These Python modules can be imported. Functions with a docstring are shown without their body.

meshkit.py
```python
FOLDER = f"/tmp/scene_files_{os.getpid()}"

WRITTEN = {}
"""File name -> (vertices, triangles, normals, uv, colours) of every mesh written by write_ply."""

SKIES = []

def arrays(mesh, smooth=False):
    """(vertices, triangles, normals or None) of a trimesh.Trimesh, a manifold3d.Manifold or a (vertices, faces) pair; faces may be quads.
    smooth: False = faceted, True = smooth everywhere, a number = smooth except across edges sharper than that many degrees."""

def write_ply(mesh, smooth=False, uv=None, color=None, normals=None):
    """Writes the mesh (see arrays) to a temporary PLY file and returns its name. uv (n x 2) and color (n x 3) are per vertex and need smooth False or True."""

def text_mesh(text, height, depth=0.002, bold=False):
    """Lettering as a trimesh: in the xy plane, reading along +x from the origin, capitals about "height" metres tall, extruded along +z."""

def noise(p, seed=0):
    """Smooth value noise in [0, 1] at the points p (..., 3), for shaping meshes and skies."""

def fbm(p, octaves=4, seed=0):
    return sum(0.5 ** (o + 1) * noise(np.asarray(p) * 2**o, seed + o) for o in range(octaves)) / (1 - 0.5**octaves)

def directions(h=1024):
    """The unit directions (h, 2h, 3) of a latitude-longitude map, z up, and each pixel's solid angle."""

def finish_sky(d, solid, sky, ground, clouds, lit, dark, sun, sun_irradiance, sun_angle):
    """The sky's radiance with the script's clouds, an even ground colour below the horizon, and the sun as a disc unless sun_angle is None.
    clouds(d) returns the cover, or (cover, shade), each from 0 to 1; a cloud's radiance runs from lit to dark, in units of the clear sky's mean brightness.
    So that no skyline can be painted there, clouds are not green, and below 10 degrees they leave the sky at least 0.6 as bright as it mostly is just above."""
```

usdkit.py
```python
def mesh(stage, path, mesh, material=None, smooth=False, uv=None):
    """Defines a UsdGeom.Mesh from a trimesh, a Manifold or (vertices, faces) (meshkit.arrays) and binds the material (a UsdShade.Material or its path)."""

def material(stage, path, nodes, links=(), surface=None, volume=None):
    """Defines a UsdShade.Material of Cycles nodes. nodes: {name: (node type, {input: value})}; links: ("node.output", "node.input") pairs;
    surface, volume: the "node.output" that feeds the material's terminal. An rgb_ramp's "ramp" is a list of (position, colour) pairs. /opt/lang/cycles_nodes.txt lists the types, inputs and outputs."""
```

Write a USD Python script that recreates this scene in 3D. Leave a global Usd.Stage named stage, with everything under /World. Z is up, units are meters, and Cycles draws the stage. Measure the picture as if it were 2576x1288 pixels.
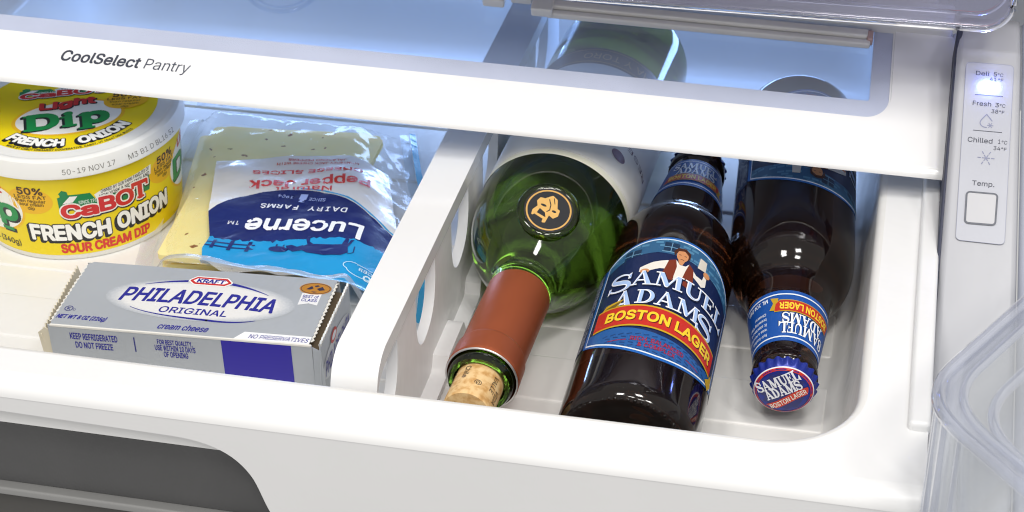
import math, random
import numpy as np, trimesh, manifold3d, usdkit, meshkit
from shapely.geometry import Polygon, LineString, Point, box as sbox, MultiPolygon
from shapely.ops import unary_union
from shapely import affinity
from pxr import Usd, UsdGeom, UsdLux, UsdShade, Gf, Sdf
random.seed(7); RNG = np.random.default_rng(7)
PI = math.pi
stage = Usd.Stage.CreateInMemory()
UsdGeom.SetStageUpAxis(stage, UsdGeom.Tokens.z); UsdGeom.SetStageMetersPerUnit(stage, 1.0)
UsdGeom.Xform.Define(stage, '/World'); UsdGeom.Scope.Define(stage, '/World/Looks')

# ------------------------------------------------------------------ camera
EYE = (0.13480829, -0.55945633, 0.51482921)
RIGHT, DOWN, FWD = (0.9755723, 0.21873656, -0.02032256), (0.10341066, -0.53888735, -0.83600637), (-0.19381673, 0.81348309, -0.54834327)
cam = UsdGeom.Camera.Define(stage, '/World/camera')
m = Gf.Matrix4d(*RIGHT, 0, *(-x for x in DOWN), 0, *(-x for x in FWD), 0, *EYE, 1)
cam.AddTransformOp().Set(m)
cam.CreateHorizontalApertureAttr(36.0); cam.CreateVerticalApertureAttr(18.0); cam.CreateFocalLengthAttr(36 * 4500 / 2576)
cam.CreateClippingRangeAttr(Gf.Vec2f(0.02, 50)); cam.CreateFStopAttr(26.0); cam.CreateFocusDistanceAttr(0.80)
cam.CreateExposureAttr(0.43)

# ------------------------------------------------------------------ light: a lit kitchen and the cold lamp inside the refrigerator
def look(pos, to):
    p, t = np.array(pos, float), np.array(to, float)
    z = (p - t) / np.linalg.norm(p - t); x = np.cross([0, 0, 1.0], z); x /= np.linalg.norm(x); y = np.cross(z, x)
    return Gf.Matrix4d(*x, 0, *y, 0, *z, 0, *p, 1)
def rect(name, pos, to, w, h, inten, col):
    l = UsdLux.RectLight.Define(stage, '/World/' + name); l.AddTransformOp().Set(look(pos, to))
    l.CreateWidthAttr(w); l.CreateHeightAttr(h); l.CreateIntensityAttr(inten); l.CreateColorAttr(Gf.Vec3f(*col)); l.CreateNormalizeAttr(False)
for k, (lx, ly) in enumerate(((0.55, -0.45), (-0.45, -0.80), (0.15, -1.45), (1.25, -1.15), (0.75, -1.9))):
    rect(f'ceiling_lamp_{k + 1:03d}', (lx, ly, 2.15), (lx * .9, ly + .25, 0.0), 0.36, 0.36, 25.0, (1.0, 0.975, 0.945))
rect('refrigerator_lamp', (-0.10, 0.427, 0.052), (-0.10, 0.25, 0.0), 0.50, 0.02, 13.0, (0.38, 0.57, 1.0))
dome = UsdLux.DomeLight.Define(stage, '/World/room_light')
dome.CreateIntensityAttr(1.0)

MATS = {}
def mat(name, nodes, links, surface, volume=None):
    if name not in MATS:
        MATS[name] = usdkit.material(stage, '/World/Looks/' + name, nodes, links, surface, volume)
    return MATS[name]
dm = mat('room_light', {'b': ('background_shader', {'color': (0.62, 0.61, 0.60), 'strength': 0.70})}, [], 'b.background')
UsdShade.MaterialBindingAPI.Apply(dome.GetPrim()).Bind(dm)

def lin(c):
    if isinstance(c, str):
        c = [int(c[i:i + 2], 16) / 255 for i in (1, 3, 5)]
    return tuple(x / 12.92 if x <= .04045 else ((x + .055) / 1.055) ** 2.4 for x in c)

def plastic(name, color, rough=.35, spec=.5, bump=.0, scale=300., vary=.03, coat=0., metal=0., sss=0.):
    """A moulded or printed surface: slight tone and gloss variation, and a fine grain."""
    c = np.array(color)
    n = {'t': ('texture_coordinate', {}), 'n': ('noise_texture', {'scale': 18., 'detail': 4.}), 'r': ('rgb_ramp', {'ramp': [(0.3, tuple(c * (1 - vary))), (0.7, tuple(np.minimum(c * (1 + vary), 1)))]}),
         'sm': ('noise_texture', {'scale': 7., 'detail': 6., 'roughness': .7, 'distortion': 1.5}), 'rr': ('map_range', {'from_min': .3, 'from_max': .7, 'to_min': rough * .75, 'to_max': min(rough * 1.35, 1)}),
         'p': ('principled_bsdf', {'specular_ior_level': spec, 'coat_weight': coat, 'coat_roughness': .12, 'metallic': metal})}
    l = [('t.object', 'n.vector'), ('n.fac', 'r.fac'), ('r.color', 'p.base_color'), ('t.object', 'sm.vector'), ('sm.fac', 'rr.value'), ('rr.result', 'p.roughness')]
    if bump:
        n['n2'] = ('noise_texture', {'scale': scale, 'detail': 3.}); n['b'] = ('bump', {'strength': bump, 'distance': .0006})
        l += [('t.object', 'n2.vector'), ('n2.fac', 'b.height'), ('b.normal', 'p.normal')]
    return mat(name, n, l, 'p.BSDF')

def ink(c, rough=.4, metal=0.):
    c = lin(c) if isinstance(c, str) else tuple(c)
    name = 'ink_' + '_'.join(f'{int(x * 999):03d}' for x in c) + f'_{int(rough * 100)}' + ('_m' if metal else '')
    return mat(name, {'p': ('principled_bsdf', {'base_color': c, 'roughness': rough, 'metallic': metal})}, [], 'p.BSDF')

def glass(name, color, rough=.02, ior=1.5, bump=0., bscale=60., bdist=.001, coat=0., trans=1.):
    n = {'p': ('principled_bsdf', {'base_color': tuple(color), 'roughness': rough, 'ior': ior, 'transmission_weight': trans, 'coat_weight': coat, 'coat_roughness': .015})}
    l = []
    if bump:
        n |= {'t': ('texture_coordinate', {}), 'n': ('noise_texture', {'scale': bscale, 'detail': 2.}), 'b': ('bump', {'strength': bump, 'distance': bdist})}
        l += [('t.object', 'n.vector'), ('n.fac', 'b.height'), ('b.normal', 'p.normal')]
    return mat(name, n, l, 'p.BSDF')

def pane(name, tint, gloss=.03, face=.05, edge=.45, bump=0., bscale=90., haze=None):
    """Thin clear sheet: lets light straight through, reflects by angle; haze = (share, colour) of milky film."""
    n = {'tr': ('transparent_bsdf', {'color': tuple(tint)}), 'g': ('glossy_bsdf', {'color': (1, 1, 1), 'roughness': gloss}), 'w': ('layer_weight', {'blend': .5}),
         'p': ('math', {'math_type': 'power', 'value2': 3.}), 'q': ('math', {'math_type': 'multiply_add', 'value2': edge, 'value3': face}), 'm': ('mix_closure', {})}
    l = [('tr.BSDF', 'm.closure1'), ('g.BSDF', 'm.closure2'), ('w.facing', 'p.value1'), ('p.value', 'q.value1'), ('q.value', 'm.fac')]
    if bump:
        n |= {'t': ('texture_coordinate', {}), 'n': ('noise_texture', {'scale': bscale, 'detail': 3.}), 'b': ('bump', {'strength': bump, 'distance': .002})}
        l += [('t.object', 'n.vector'), ('n.fac', 'b.height'), ('b.normal', 'g.normal')]
    if haze:
        n |= {'d': ('diffuse_bsdf', {'color': tuple(haze[1])}), 'm2': ('mix_closure', {'fac': haze[0]})}
        l += [('m.closure', 'm2.closure1'), ('d.BSDF', 'm2.closure2')]
    return mat(name, n, l, 'm2.closure' if haze else 'm.closure')

WHITE = plastic('white_plastic', (.80, .80, .795), .3, bump=.02, scale=500., vary=.012)
GLOSSWHITE = plastic('gloss_white_plastic', (.82, .82, .815), .18, coat=.4, vary=.01)
BIN = plastic('bin_plastic', (.77, .76, .73), .33, bump=.05, scale=700., vary=.02)
SHADED_WHITE = plastic('shaded_white_plastic', (.70, .70, .70), .42, bump=.04, scale=900., vary=.012)  # the rim's white plastic, darkened to carry the front face's shading
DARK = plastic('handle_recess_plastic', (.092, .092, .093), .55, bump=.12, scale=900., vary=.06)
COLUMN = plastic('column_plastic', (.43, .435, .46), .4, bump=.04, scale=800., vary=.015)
TRIM = plastic('trim_plastic', (.78, .78, .78), .45, bump=.06, scale=600., vary=.03)
FROST = plastic('frosted_border', (.48, .52, .65), .38, bump=.35, scale=2600., vary=.05)
CLEAR = glass('clear_plastic', (.95, .96, .985), .06, 1.46)
PANE = pane('lid_pane', (.82, .90, 1.0), .08, .05, .35, .04, 8., (.11, (.74, .80, .92)))

# ------------------------------------------------------------------ scene graph helpers
USED = {}
def unique(parent, name):
    k = (parent, name); USED[k] = USED.get(k, -1) + 1
    return f'{parent}/{name}' + (f'_{USED[k]:03d}' if USED[k] else '')
def keys(prim, label=None, category=None, group=None, kind=None):
    for k, v in (('label', label), ('category', category), ('group', group), ('kind', kind)):
        if v: prim.SetCustomDataByKey(k, v)
def thing(name, label, category, loc=(0, 0, 0), M=None, group=None, kind=None):
    x = UsdGeom.Xform.Define(stage, unique('/World', name))
    if M is None: x.AddTranslateOp().Set(Gf.Vec3d(*loc))
    else: x.AddTransformOp().Set(Gf.Matrix4d(*map(float, np.asarray(M)[:, 0]), 0, *map(float, np.asarray(M)[:, 1]), 0, *map(float, np.asarray(M)[:, 2]), 0, *map(float, loc), 1))
    keys(x.GetPrim(), label, category, group, kind)
    return str(x.GetPath())
def obj(parent, name, mesh, material, smooth=False, label=None, kind=None):
    if isinstance(mesh, list): mesh = trimesh.util.concatenate([tm(x) for x in mesh])
    p = unique(parent, name)
    g = usdkit.mesh(stage, p, mesh, material, smooth)
    keys(g.GetPrim(), label, None, None, kind)
    return p
def tm(x):
    if isinstance(x, trimesh.Trimesh): return x
    v, f, _ = meshkit.arrays(x)
    return trimesh.Trimesh(v, f, process=False)

# ------------------------------------------------------------------ shapes
def rbox(x0, x1, y0, y1, z0, z1, r=.001):
    r = min(r, .49 * min(x1 - x0, y1 - y0, z1 - z0))
    s = manifold3d.Manifold.sphere(r, 12)
    return tm(manifold3d.Manifold.batch_hull([s.translate((x, y, z)) for x in (x0 + r, x1 - r) for y in (y0 + r, y1 - r) for z in (z0 + r, z1 - r)]))
def revolve(prof, n=72):
    """Lathe about z: prof = (z, r) from bottom to top."""
    p = np.array(prof, float); a = np.arange(n) * 2 * PI / n
    V = np.stack([p[:, 1:2] * np.cos(a), p[:, 1:2] * np.sin(a), np.repeat(p[:, :1], n, 1)], -1).reshape(-1, 3)
    i, j = np.meshgrid(np.arange(len(p) - 1), np.arange(n), indexing='ij')
    q = np.stack([i * n + j, i * n + (j + 1) % n, (i + 1) * n + (j + 1) % n, (i + 1) * n + j], -1).reshape(-1, 4)
    f = np.vstack([q[:, [0, 1, 2]], q[:, [0, 2, 3]]])
    t = trimesh.Trimesh(V, f, process=True); t.update_faces(t.nondegenerate_faces()); return t
def loft(rings, close=True, cap0=False, cap1=False):
    n = len(rings[0]); V = np.vstack(rings); i, j = np.meshgrid(np.arange(len(rings) - 1), np.arange(n if close else n - 1), indexing='ij')
    q = np.stack([i * n + j, i * n + (j + 1) % n, (i + 1) * n + (j + 1) % n, (i + 1) * n + j], -1).reshape(-1, 4)
    f = [q[:, [0, 1, 2]], q[:, [0, 2, 3]]]
    for on, k in ((cap0, 0), (cap1, len(rings) - 1)):
        if on:
            c = len(V); V = np.vstack([V, rings[k].mean(0)]); a = np.arange(n)
            f.append(np.stack([k * n + a, k * n + (a + 1) % n, np.full(n, c)], 1))
    t = trimesh.Trimesh(V, np.vstack(f), process=False); return t
def rrect(x0, x1, y0, y1, r, k=10):
    if np.ndim(r) == 0: r = [r] * 4
    out = []
    for (cx, cy, a, rr) in ((x1 - r[0], y0 + r[0], -PI / 2, r[0]), (x1 - r[1], y1 - r[1], 0, r[1]), (x0 + r[2], y1 - r[2], PI / 2, r[2]), (x0 + r[3], y0 + r[3], PI, r[3])):
        for t in np.linspace(0, PI / 2, k): out.append((cx + rr * math.cos(a + t), cy + rr * math.sin(a + t)))
    return np.array(out)
def sweep_x(prof, x0, x1, n=2, closed=True):
    """A (y, z) outline pushed along x, with ends."""
    p = np.array(prof); rings = [np.column_stack([np.full(len(p), x), p]) for x in np.linspace(x0, x1, n)]
    t = loft(rings, closed)
    if closed:
        v, f = trimesh.creation.triangulate_polygon(Polygon(p), engine='earcut')
        e = [trimesh.Trimesh(np.column_stack([np.full(len(v), x), v]), f[:, ::s], process=False) for x, s in ((x0, -1), (x1, 1))]
        t = trimesh.util.concatenate([t] + e)
    t.fix_normals(); return t
def extrude(poly, h, at=(0, 0, 0), U=(1, 0, 0), V=(0, 1, 0)):
    """Polygon in the plane U, V extruded along U x V."""
    U, V = np.array(U, float), np.array(V, float); N = np.cross(U, V)
    out = []
    for g in getattr(poly, 'geoms', [poly]):
        t = trimesh.creation.extrude_polygon(g, h, engine='earcut'); t.vertices = np.array(at) + t.vertices @ np.stack([U, V, N]); out.append(t)
    return trimesh.util.concatenate(out)
def tube(pts, r, sides=10, closed=False):
    p = np.asarray(pts, float)
    t = (np.roll(p, -1, 0) - np.roll(p, 1, 0)) if closed else np.gradient(p, axis=0)
    t /= np.linalg.norm(t, axis=1, keepdims=True)
    a = np.cross(t, [0, 0, 1.0]); bad = np.linalg.norm(a, axis=1) < 1e-3; a[bad] = np.cross(t[bad], [1.0, 0, 0]); a /= np.linalg.norm(a, axis=1, keepdims=True); b = np.cross(a, t)
    an = np.arange(sides) * 2 * PI / sides; R = np.broadcast_to(r, (len(p),))[:, None, None]
    V = p[:, None] + R * (np.cos(an)[None, :, None] * a[:, None] + np.sin(an)[None, :, None] * b[:, None])
    rings = [x for x in V]
    if closed: rings.append(rings[0])
    return loft(rings, True, not closed, not closed)

# ------------------------------------------------------------------ lettering and flat print, in millimetres on the printed face
TXT = {}
def glyphs(s, bold=False):
    k = (s, bold)
    if k not in TXT:
        t = meshkit.text_mesh(s, 1.0, .1, bold)
        up = t.face_normals[:, 2] > .9
        tri = t.triangles[up][:, :, :2]
        TXT[k] = unary_union([Polygon(x).buffer(1e-4) for x in tri if abs(np.cross(x[1] - x[0], x[2] - x[0])) > 1e-9]).simplify(.004)
    return TXT[k]
def tx(s, x, y, h, w=None, bold=False, shear=0., fat=0., anchor='l', rot=0.):
    """Text with its left end (or middle) at x, baseline y, capitals h high, squeezed to width w."""
    g = glyphs(s, bold); x0, y0, x1, y1 = g.bounds
    sx = w / (x1 - x0) if w else h
    g = affinity.affine_transform(g, [sx, 0, 0, h, -x0 * sx, 0])
    if shear: g = affinity.affine_transform(g, [1, shear, 0, 1, 0, 0])
    if fat: g = g.buffer(fat, quad_segs=2)
    if anchor == 'm': g = affinity.translate(g, -(x1 - x0) * sx / 2)
    if rot: g = affinity.rotate(g, rot, origin=(0, 0))
    return affinity.translate(g, x, y)
def segmentize(g, d):
    return g.segmentize(d)
def warp(g, fn, d=.8):
    """Moves every outline point of a shape by fn((n, 2)) -> (n, 2)."""
    g = g.segmentize(d); out = []
    for p in getattr(g, 'geoms', [g]):
        q = Polygon(fn(np.array(p.exterior.coords)), [fn(np.array(r.coords)) for r in p.interiors])
        out.append(q if q.is_valid else q.buffer(0))
    return unary_union(out)
def arc_text(s, cx, cy, R, a0, a1, h, bold=True, fat=0., shear=0.):
    """Text along a circle, upright at the bottom of it; a0..a1 degrees from straight down, anticlockwise."""
    L = math.radians(a1 - a0) * R
    g = tx(s, 0, 0, h, L, bold, shear, fat)
    def f(p):
        a = math.radians(a0) + p[:, 0] / R - PI / 2; r = R - p[:, 1]
        return np.column_stack([cx + r * np.cos(a), cy + r * np.sin(a)])
    return warp(g, f)
def parts_of(g):
    return [p for p in getattr(g, 'geoms', [g]) if p.geom_type == 'Polygon' and p.area > 1e-4]
def prt(parent, name, shape, color, surf, lift, cell=(None, None), rough=.4, metal=0., material=None, label=None, smooth=False):
    """Flat print: a shape in face millimetres laid on a surface, lift metres proud of it."""
    polys = []
    for g in (shape if isinstance(shape, list) else [shape]): polys += parts_of(g)
    for ax in (0, 1):
        if cell[ax]:
            nxt = []
            for g in polys:
                b = g.bounds; lo, hi = b[ax], b[ax + 2]; k = np.arange(math.floor(lo / cell[ax]), math.ceil(hi / cell[ax]) + 1) * cell[ax]
                for a_, b_ in zip(k[:-1], k[1:]):
                    cut = g.intersection(sbox(a_, b[1] - 1, b_, b[3] + 1) if ax == 0 else sbox(b[0] - 1, a_, b[2] + 1, b_))
                    nxt += parts_of(cut)
            polys = nxt
    vs, fs, n = [], [], 0
    for g in polys:
        try: v, f = trimesh.creation.triangulate_polygon(g, engine='earcut')
        except Exception: continue
        if len(f) == 0: continue
        a = v[f]; ar = (a[:, 1, 0] - a[:, 0, 0]) * (a[:, 2, 1] - a[:, 0, 1]) - (a[:, 1, 1] - a[:, 0, 1]) * (a[:, 2, 0] - a[:, 0, 0])
        f = np.where((ar < 0)[:, None], f[:, ::-1], f)
        vs.append(v); fs.append(f + n); n += len(v)
    v, f = np.vstack(vs), np.vstack(fs)
    P = surf(v, lift); t_ = trimesh.Trimesh(P, f, process=False)
    if smooth: t_.merge_vertices()
    return obj(parent, name, t_, material or ink(color, rough, metal), smooth, label)
def plane_surf(O, U, V):
    O, U, V = np.array(O, float), np.array(U, float), np.array(V, float); N = np.cross(U, V)
    return lambda p, h: O + p[:, :1] * .001 * U + p[:, 1:2] * .001 * V + h * N
def turn_surf(rad):
    """On a body of revolution about z: u = degrees from local +x, v = millimetres up; rad(z) its radius."""
    def f(p, h):
        z = p[:, 1] * .001; a = np.radians(p[:, 0]); r = rad(z) + h
        return np.column_stack([r * np.cos(a), r * np.sin(a), z])
    return f

def stroke(pts, w): return LineString(pts).buffer(w / 2, cap_style='flat', join_style='mitre')
def bez(pts, n=14):
    pts = np.array(pts, float); t = np.linspace(0, 1, n)[:, None]
    if len(pts) == 3: return (1 - t) ** 2 * pts[0] + 2 * t * (1 - t) * pts[1] + t ** 2 * pts[2]
    return (1 - t) ** 3 * pts[0] + 3 * t * (1 - t) ** 2 * pts[1] + 3 * t * t * (1 - t) * pts[2] + t ** 3 * pts[3]
def vary_stroke(c, w):
    c = np.asarray(c); d = np.gradient(c, axis=0); d /= np.linalg.norm(d, axis=1, keepdims=True); nrm = np.column_stack([-d[:, 1], d[:, 0]]); w = np.asarray(w)[:, None] / 2
    return Polygon(np.vstack([c + nrm * w, (c - nrm * w)[::-1]])).buffer(0)
SERIF = {}
def serif_glyphs():
    """Roman capitals with thick and thin strokes and bracket serifs, one unit high."""
    B = sbox
    s1 = np.vstack([bez([(.74, .80), (.66, 1.0), (.12, 1.06), (.12, .74)]), bez([(.12, .74), (.12, .5), (.78, .55), (.78, .27)])[1:], bez([(.78, .27), (.78, -.07), (.2, -.06), (.06, .25)])[1:]])
    t = np.linspace(0, 1, len(s1)); w = .07 + .17 * np.exp(-((t - .5) / .22) ** 2)
    SERIF['S'] = (unary_union([vary_stroke(s1, w), Polygon([(.70, .66), (.80, .66), (.80, .98), (.72, .92)]), Polygon([(.02, .02), (.09, .1), (.12, .36), (.02, .36)])]), .90)
    SERIF['A'] = (unary_union([stroke([(.14, .02), (.47, 1.0)], .09), Polygon([(.40, 1.04), (.54, 1.04), (.96, .02), (.70, .02)]), B(.22, .30, .74, .38), B(-.04, 0, .30, .065), B(.58, 0, 1.08, .065)]), 1.06)
    SERIF['M'] = (unary_union([stroke([(.17, .02), (.22, .98)], .085), Polygon([(.12, 1.0), (.36, 1.0), (.72, .16), (.62, -.02), (.52, .02)]), stroke([(.62, .02), (1.02, .98)], .08), Polygon([(.96, 1.0), (1.20, 1.0), (1.24, .02), (1.02, .02)]), B(.02, .94, .30, 1.0), B(1.0, .94, 1.32, 1.0), B(0, 0, .34, .065), B(.90, 0, 1.36, .065)]), 1.38)
    u = np.vstack([[(.24, .98), (.24, .4)], bez([(.24, .4), (.24, -.08), (.86, -.1), (.86, .42)])[1:], [(.86, .98)]]); wu = np.interp(np.linspace(0, 1, len(u)), [0, .25, .6, 1], [.2, .2, .1, .08])
    SERIF['U'] = (unary_union([vary_stroke(u, wu), B(.02, .935, .46, 1.0), B(.68, .935, 1.04, 1.0)]), 1.06)
    SERIF['E'] = (unary_union([B(.12, 0, .33, 1.0), B(.0, .935, .72, 1.0), B(.0, 0, .76, .065), B(.3, .475, .58, .54), Polygon([(.66, 1.0), (.74, 1.0), (.74, .72), (.70, .74)]), Polygon([(.70, 0), (.82, .0), (.82, .32), (.76, .28)]), B(.54, .38, .60, .64)]), .86)
    SERIF['L'] = (unary_union([B(.12, 0, .33, 1.0), B(.0, .935, .48, 1.0), B(.0, 0, .72, .07), Polygon([(.62, 0), (.86, -.12), (.86, .38), (.78, .3)])]), .88)
    ring = affinity.scale(Point(0, 0).buffer(1, 24), .52, .5).difference(affinity.translate(affinity.scale(Point(0, 0).buffer(1, 24), .36, .435), -.06, 0))
    ring = affinity.translate(ring, .40, .5).intersection(B(.34, -.1, 2, 1.1))
    SERIF['D'] = (unary_union([B(.12, 0, .33, 1.0), ring, B(.0, .935, .46, 1.0), B(.0, 0, .46, .065)]), 1.0)
serif_glyphs()
def serif(word, x, y, h, w, track=.0):
    out, cx = [], 0.
    for ch in word:
        g, adv = SERIF[ch]; out.append(affinity.translate(g, cx)); cx += adv + track
    g = unary_union(out); x0, _, x1, _ = g.bounds
    return affinity.affine_transform(g, [w / (x1 - x0), 0, 0, h, x - x0 * w / (x1 - x0), y])


# ================================================================== the refrigerator's pull-out drawer
H = .065
D = thing('pantry_drawer', 'wide white refrigerator drawer pulled open, holding the packages and bottles', 'drawer')
rings = []
X0, X1, Y0, Y1, R0 = -.37, .137, 0., .43, .036
def hole(d): return rrect(X0 + d, X1 - d, Y0 + d, Y1 - d, max(R0 - d, .008), 14)
for a in np.linspace(0, PI / 2, 6): rings.append((-.004 + .004 * math.sin(a), H - .004 + .004 * math.cos(a)))
rings += [(.001, .045), (.0045, .016)]
for a in np.linspace(0, PI / 2, 7): rings.append((.0045 + .012 * (1 - math.cos(a)) + .001, .012 * (1 - math.sin(a))))
wall = loft([np.column_stack([hole(d), np.full(56, z)]) for d, z in rings], True)
top = Polygon(rrect(-.41, .1655, -.018, .46, .0012)).difference(Polygon(hole(-.004)))
v, f = trimesh.creation.triangulate_polygon(top, engine='earcut')
sheet = trimesh.Trimesh(np.column_stack([v, np.full(len(v), H)]), f, process=False)
d_, z_ = rings[-1]
fl = hole(d_); vf, ff = trimesh.creation.triangulate_polygon(Polygon(fl), engine='earcut')
floor = trimesh.Trimesh(np.column_stack([vf, np.zeros(len(vf))]), ff, process=False)
for q in (sheet, floor):
    if q.face_normals[0][2] < 0: q.invert()
if wall.face_normals[60] @ np.array([*(np.array([-.1, .2]) - wall.triangles_center[60][:2]), .05]) < 0: wall.invert()
obj(D, 'bin', [wall, floor], BIN, 40)
obj(D, 'rim', sheet, WHITE)
sidewall = sweep_x([(-.012, H - .001), (.46, H - .001), (.46, -.03), (-.012, -.03)], .1625, .1654); obj(D, 'outer_wall', sidewall, WHITE)
obj(D, 'rim_ridge', rbox(.1575, .1663, .0145, .45, H - .003, H + .0042, .002), WHITE, 40)
for i, (ya, yb) in enumerate(((.0865, .121), (.145, .181), (.206, .242), (.267, .303), (.328, .364))):
    obj(D, 'floor_rib', rbox(-.35, .1235, ya, yb, -.003, .0009, .0016), BIN, 40)
# front panel with the hand opening
roll = [(-.0178 - .0082 * math.sin(a), H - .0082 * (1 - math.cos(a))) for a in np.linspace(0, PI / 2, 9)]
prof = roll + [(-.0225, H - .0082), (-.0178, H - .003)]
obj(D, 'front_rim', sweep_x(prof, -.41, .1653), WHITE, 40)
cut = np.vstack([[(-.45, .0485), (-.2169, .0482), (-.1678, .0473)], bez([(-.140, .0467), (-.121, .0463), (-.1115, .0400), (-.1062, .0290)], 14), bez([(-.1062, .0290), (-.1025, .0205), (-.1020, .010), (-.0940, .001)], 10)[1:], [(-.088, -.004), (-.075, -.009), (-.075, -.12), (-.45, -.12)]])
cut = Polygon(cut)
plate = sbox(-.41, -.10, .1648, H - .0083).difference(cut)
ch = plate.buffer(-.0012, quad_segs=3).union(sbox(-.41, .02, .164, H - .0083).difference(cut.buffer(.0012)))
fp = extrude(plate, .0045, (0, -.0203, 0), (1, 0, 0), (0, 0, 1))
fc = extrude(plate.union(sbox(-.41, .054, .1648, H - .0066)).buffer(-.0008), .0010, (0, -.0248, 0), (1, 0, 0), (0, 0, 1))
obj(D, 'front_panel', [fp], SHADED_WHITE, 30)
obj(D, 'front_face', fc, SHADED_WHITE, 30)
obj(D, 'inner_panel', rbox(-.41, -.085, -.0195, -.0165, .0372, .057, .0006), WHITE, 30)
obj(D, 'handle_recess', sweep_x([(-.0160, .0400), (-.0095, .0335), (-.0050, .020), (-.0035, -.0112), (.002, -.0112), (.002, .05), (-.0160, .05)], -.42, -.04), DARK, 30)
obj(D, 'recess_ledge', rbox(-.42, -.04, -.0085, .002, -.0158, -.0116, .0012), plastic('ledge_plastic', (.26, .26, .255), .45), 40)
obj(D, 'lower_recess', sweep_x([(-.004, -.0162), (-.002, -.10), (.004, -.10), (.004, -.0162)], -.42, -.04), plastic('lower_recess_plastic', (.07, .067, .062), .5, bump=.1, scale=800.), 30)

# ================================================================== divider
V = thing('drawer_divider', 'white slotted divider with a flat top rail between the two compartments', 'divider')
side = Polygon([(.40, .003), (.40, .061), (.020, .061), (.012, .058), (.0085, .052), (.008, .003)])
for k in range(6):
    y0 = .0075 + .065 * k
    hl = np.vstack([[(y0 + .002, .0605)], bez([(y0 + .001, .050), (y0 - .002, .031), (y0 + .008, .0285), (y0 + .0135, .0290)], 10), bez([(y0 + .0135, .0290), (y0 + .030, .031), (y0 + .0355, .040), (y0 + .036, .0605)], 12)[1:]])
    side = side.difference(Polygon(hl))
obj(V, 'slotted_wall', extrude(side, .0050, (-.0662, 0, 0), (0, 1, 0), (0, 0, 1)), WHITE, 35)
railp = np.vstack([[(.405, .0605), (.405, .0685), (.030, .0685)], bez([(.026, .0685), (.0165, .0682), (.0095, .062), (.0082, .050)], 10), [(.0082, .030), (.0095, .030)], bez([(.0098, .050), (.0115, .058), (.0165, .0604), (.026, .0606)], 8)])
t = extrude(Polygon(railp), .0205, (-.0810, 0, 0), (0, 1, 0), (0, 0, 1)); obj(V, 'top_rail', t, GLOSSWHITE, 30)
yy = np.linspace(.008, .40, 160); ft = .0045 + .0075 / (1 + np.exp(-18 * np.sin((yy - .030) / .065 * 2 * PI)))
obj(V, 'foot_rail', extrude(Polygon(np.vstack([np.column_stack([yy, ft]), [(.40, .0013), (.008, .0013)]])), .0085, (-.0618, 0, 0), (0, 1, 0), (0, 0, 1)), WHITE, 35)

# ================================================================== tilted glass cover above the drawer
FO = np.array([-.05608621, .17492526, .09]); FU = np.array([.99770956, .05144846, -.04391687]); FW = np.array([-.02801482, .90522037, .42401798]); FN = np.cross(FU, FW)
K = thing('pantry_cover', 'white framed glass cover tilted above the open drawer, with pantry lettering', 'cover', FO, np.stack([FU, FW, FN], 1))
fr = Polygon(rrect(-.45, .2258, .0058, .0905, [.0005, .008, .0005, .0005], 8)).difference(Polygon(rrect(-.46, .1950, .0330, .20, [.0115, .002, .002, .002], 12)))
t1 = extrude(fr.buffer(-.0009), .0010, (0, 0, -.0010)); t2 = extrude(fr, .0030, (0, 0, -.0040))
obj(K, 'frame', [t1, t2], GLOSSWHITE, 30)
lipp = [(.0072, .00012), (.0060, .00010), (.0042, -.0003), (.0028, -.0012), (.0020, -.0028), (.0028, -.0036), (.0060, -.0038)]
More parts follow.
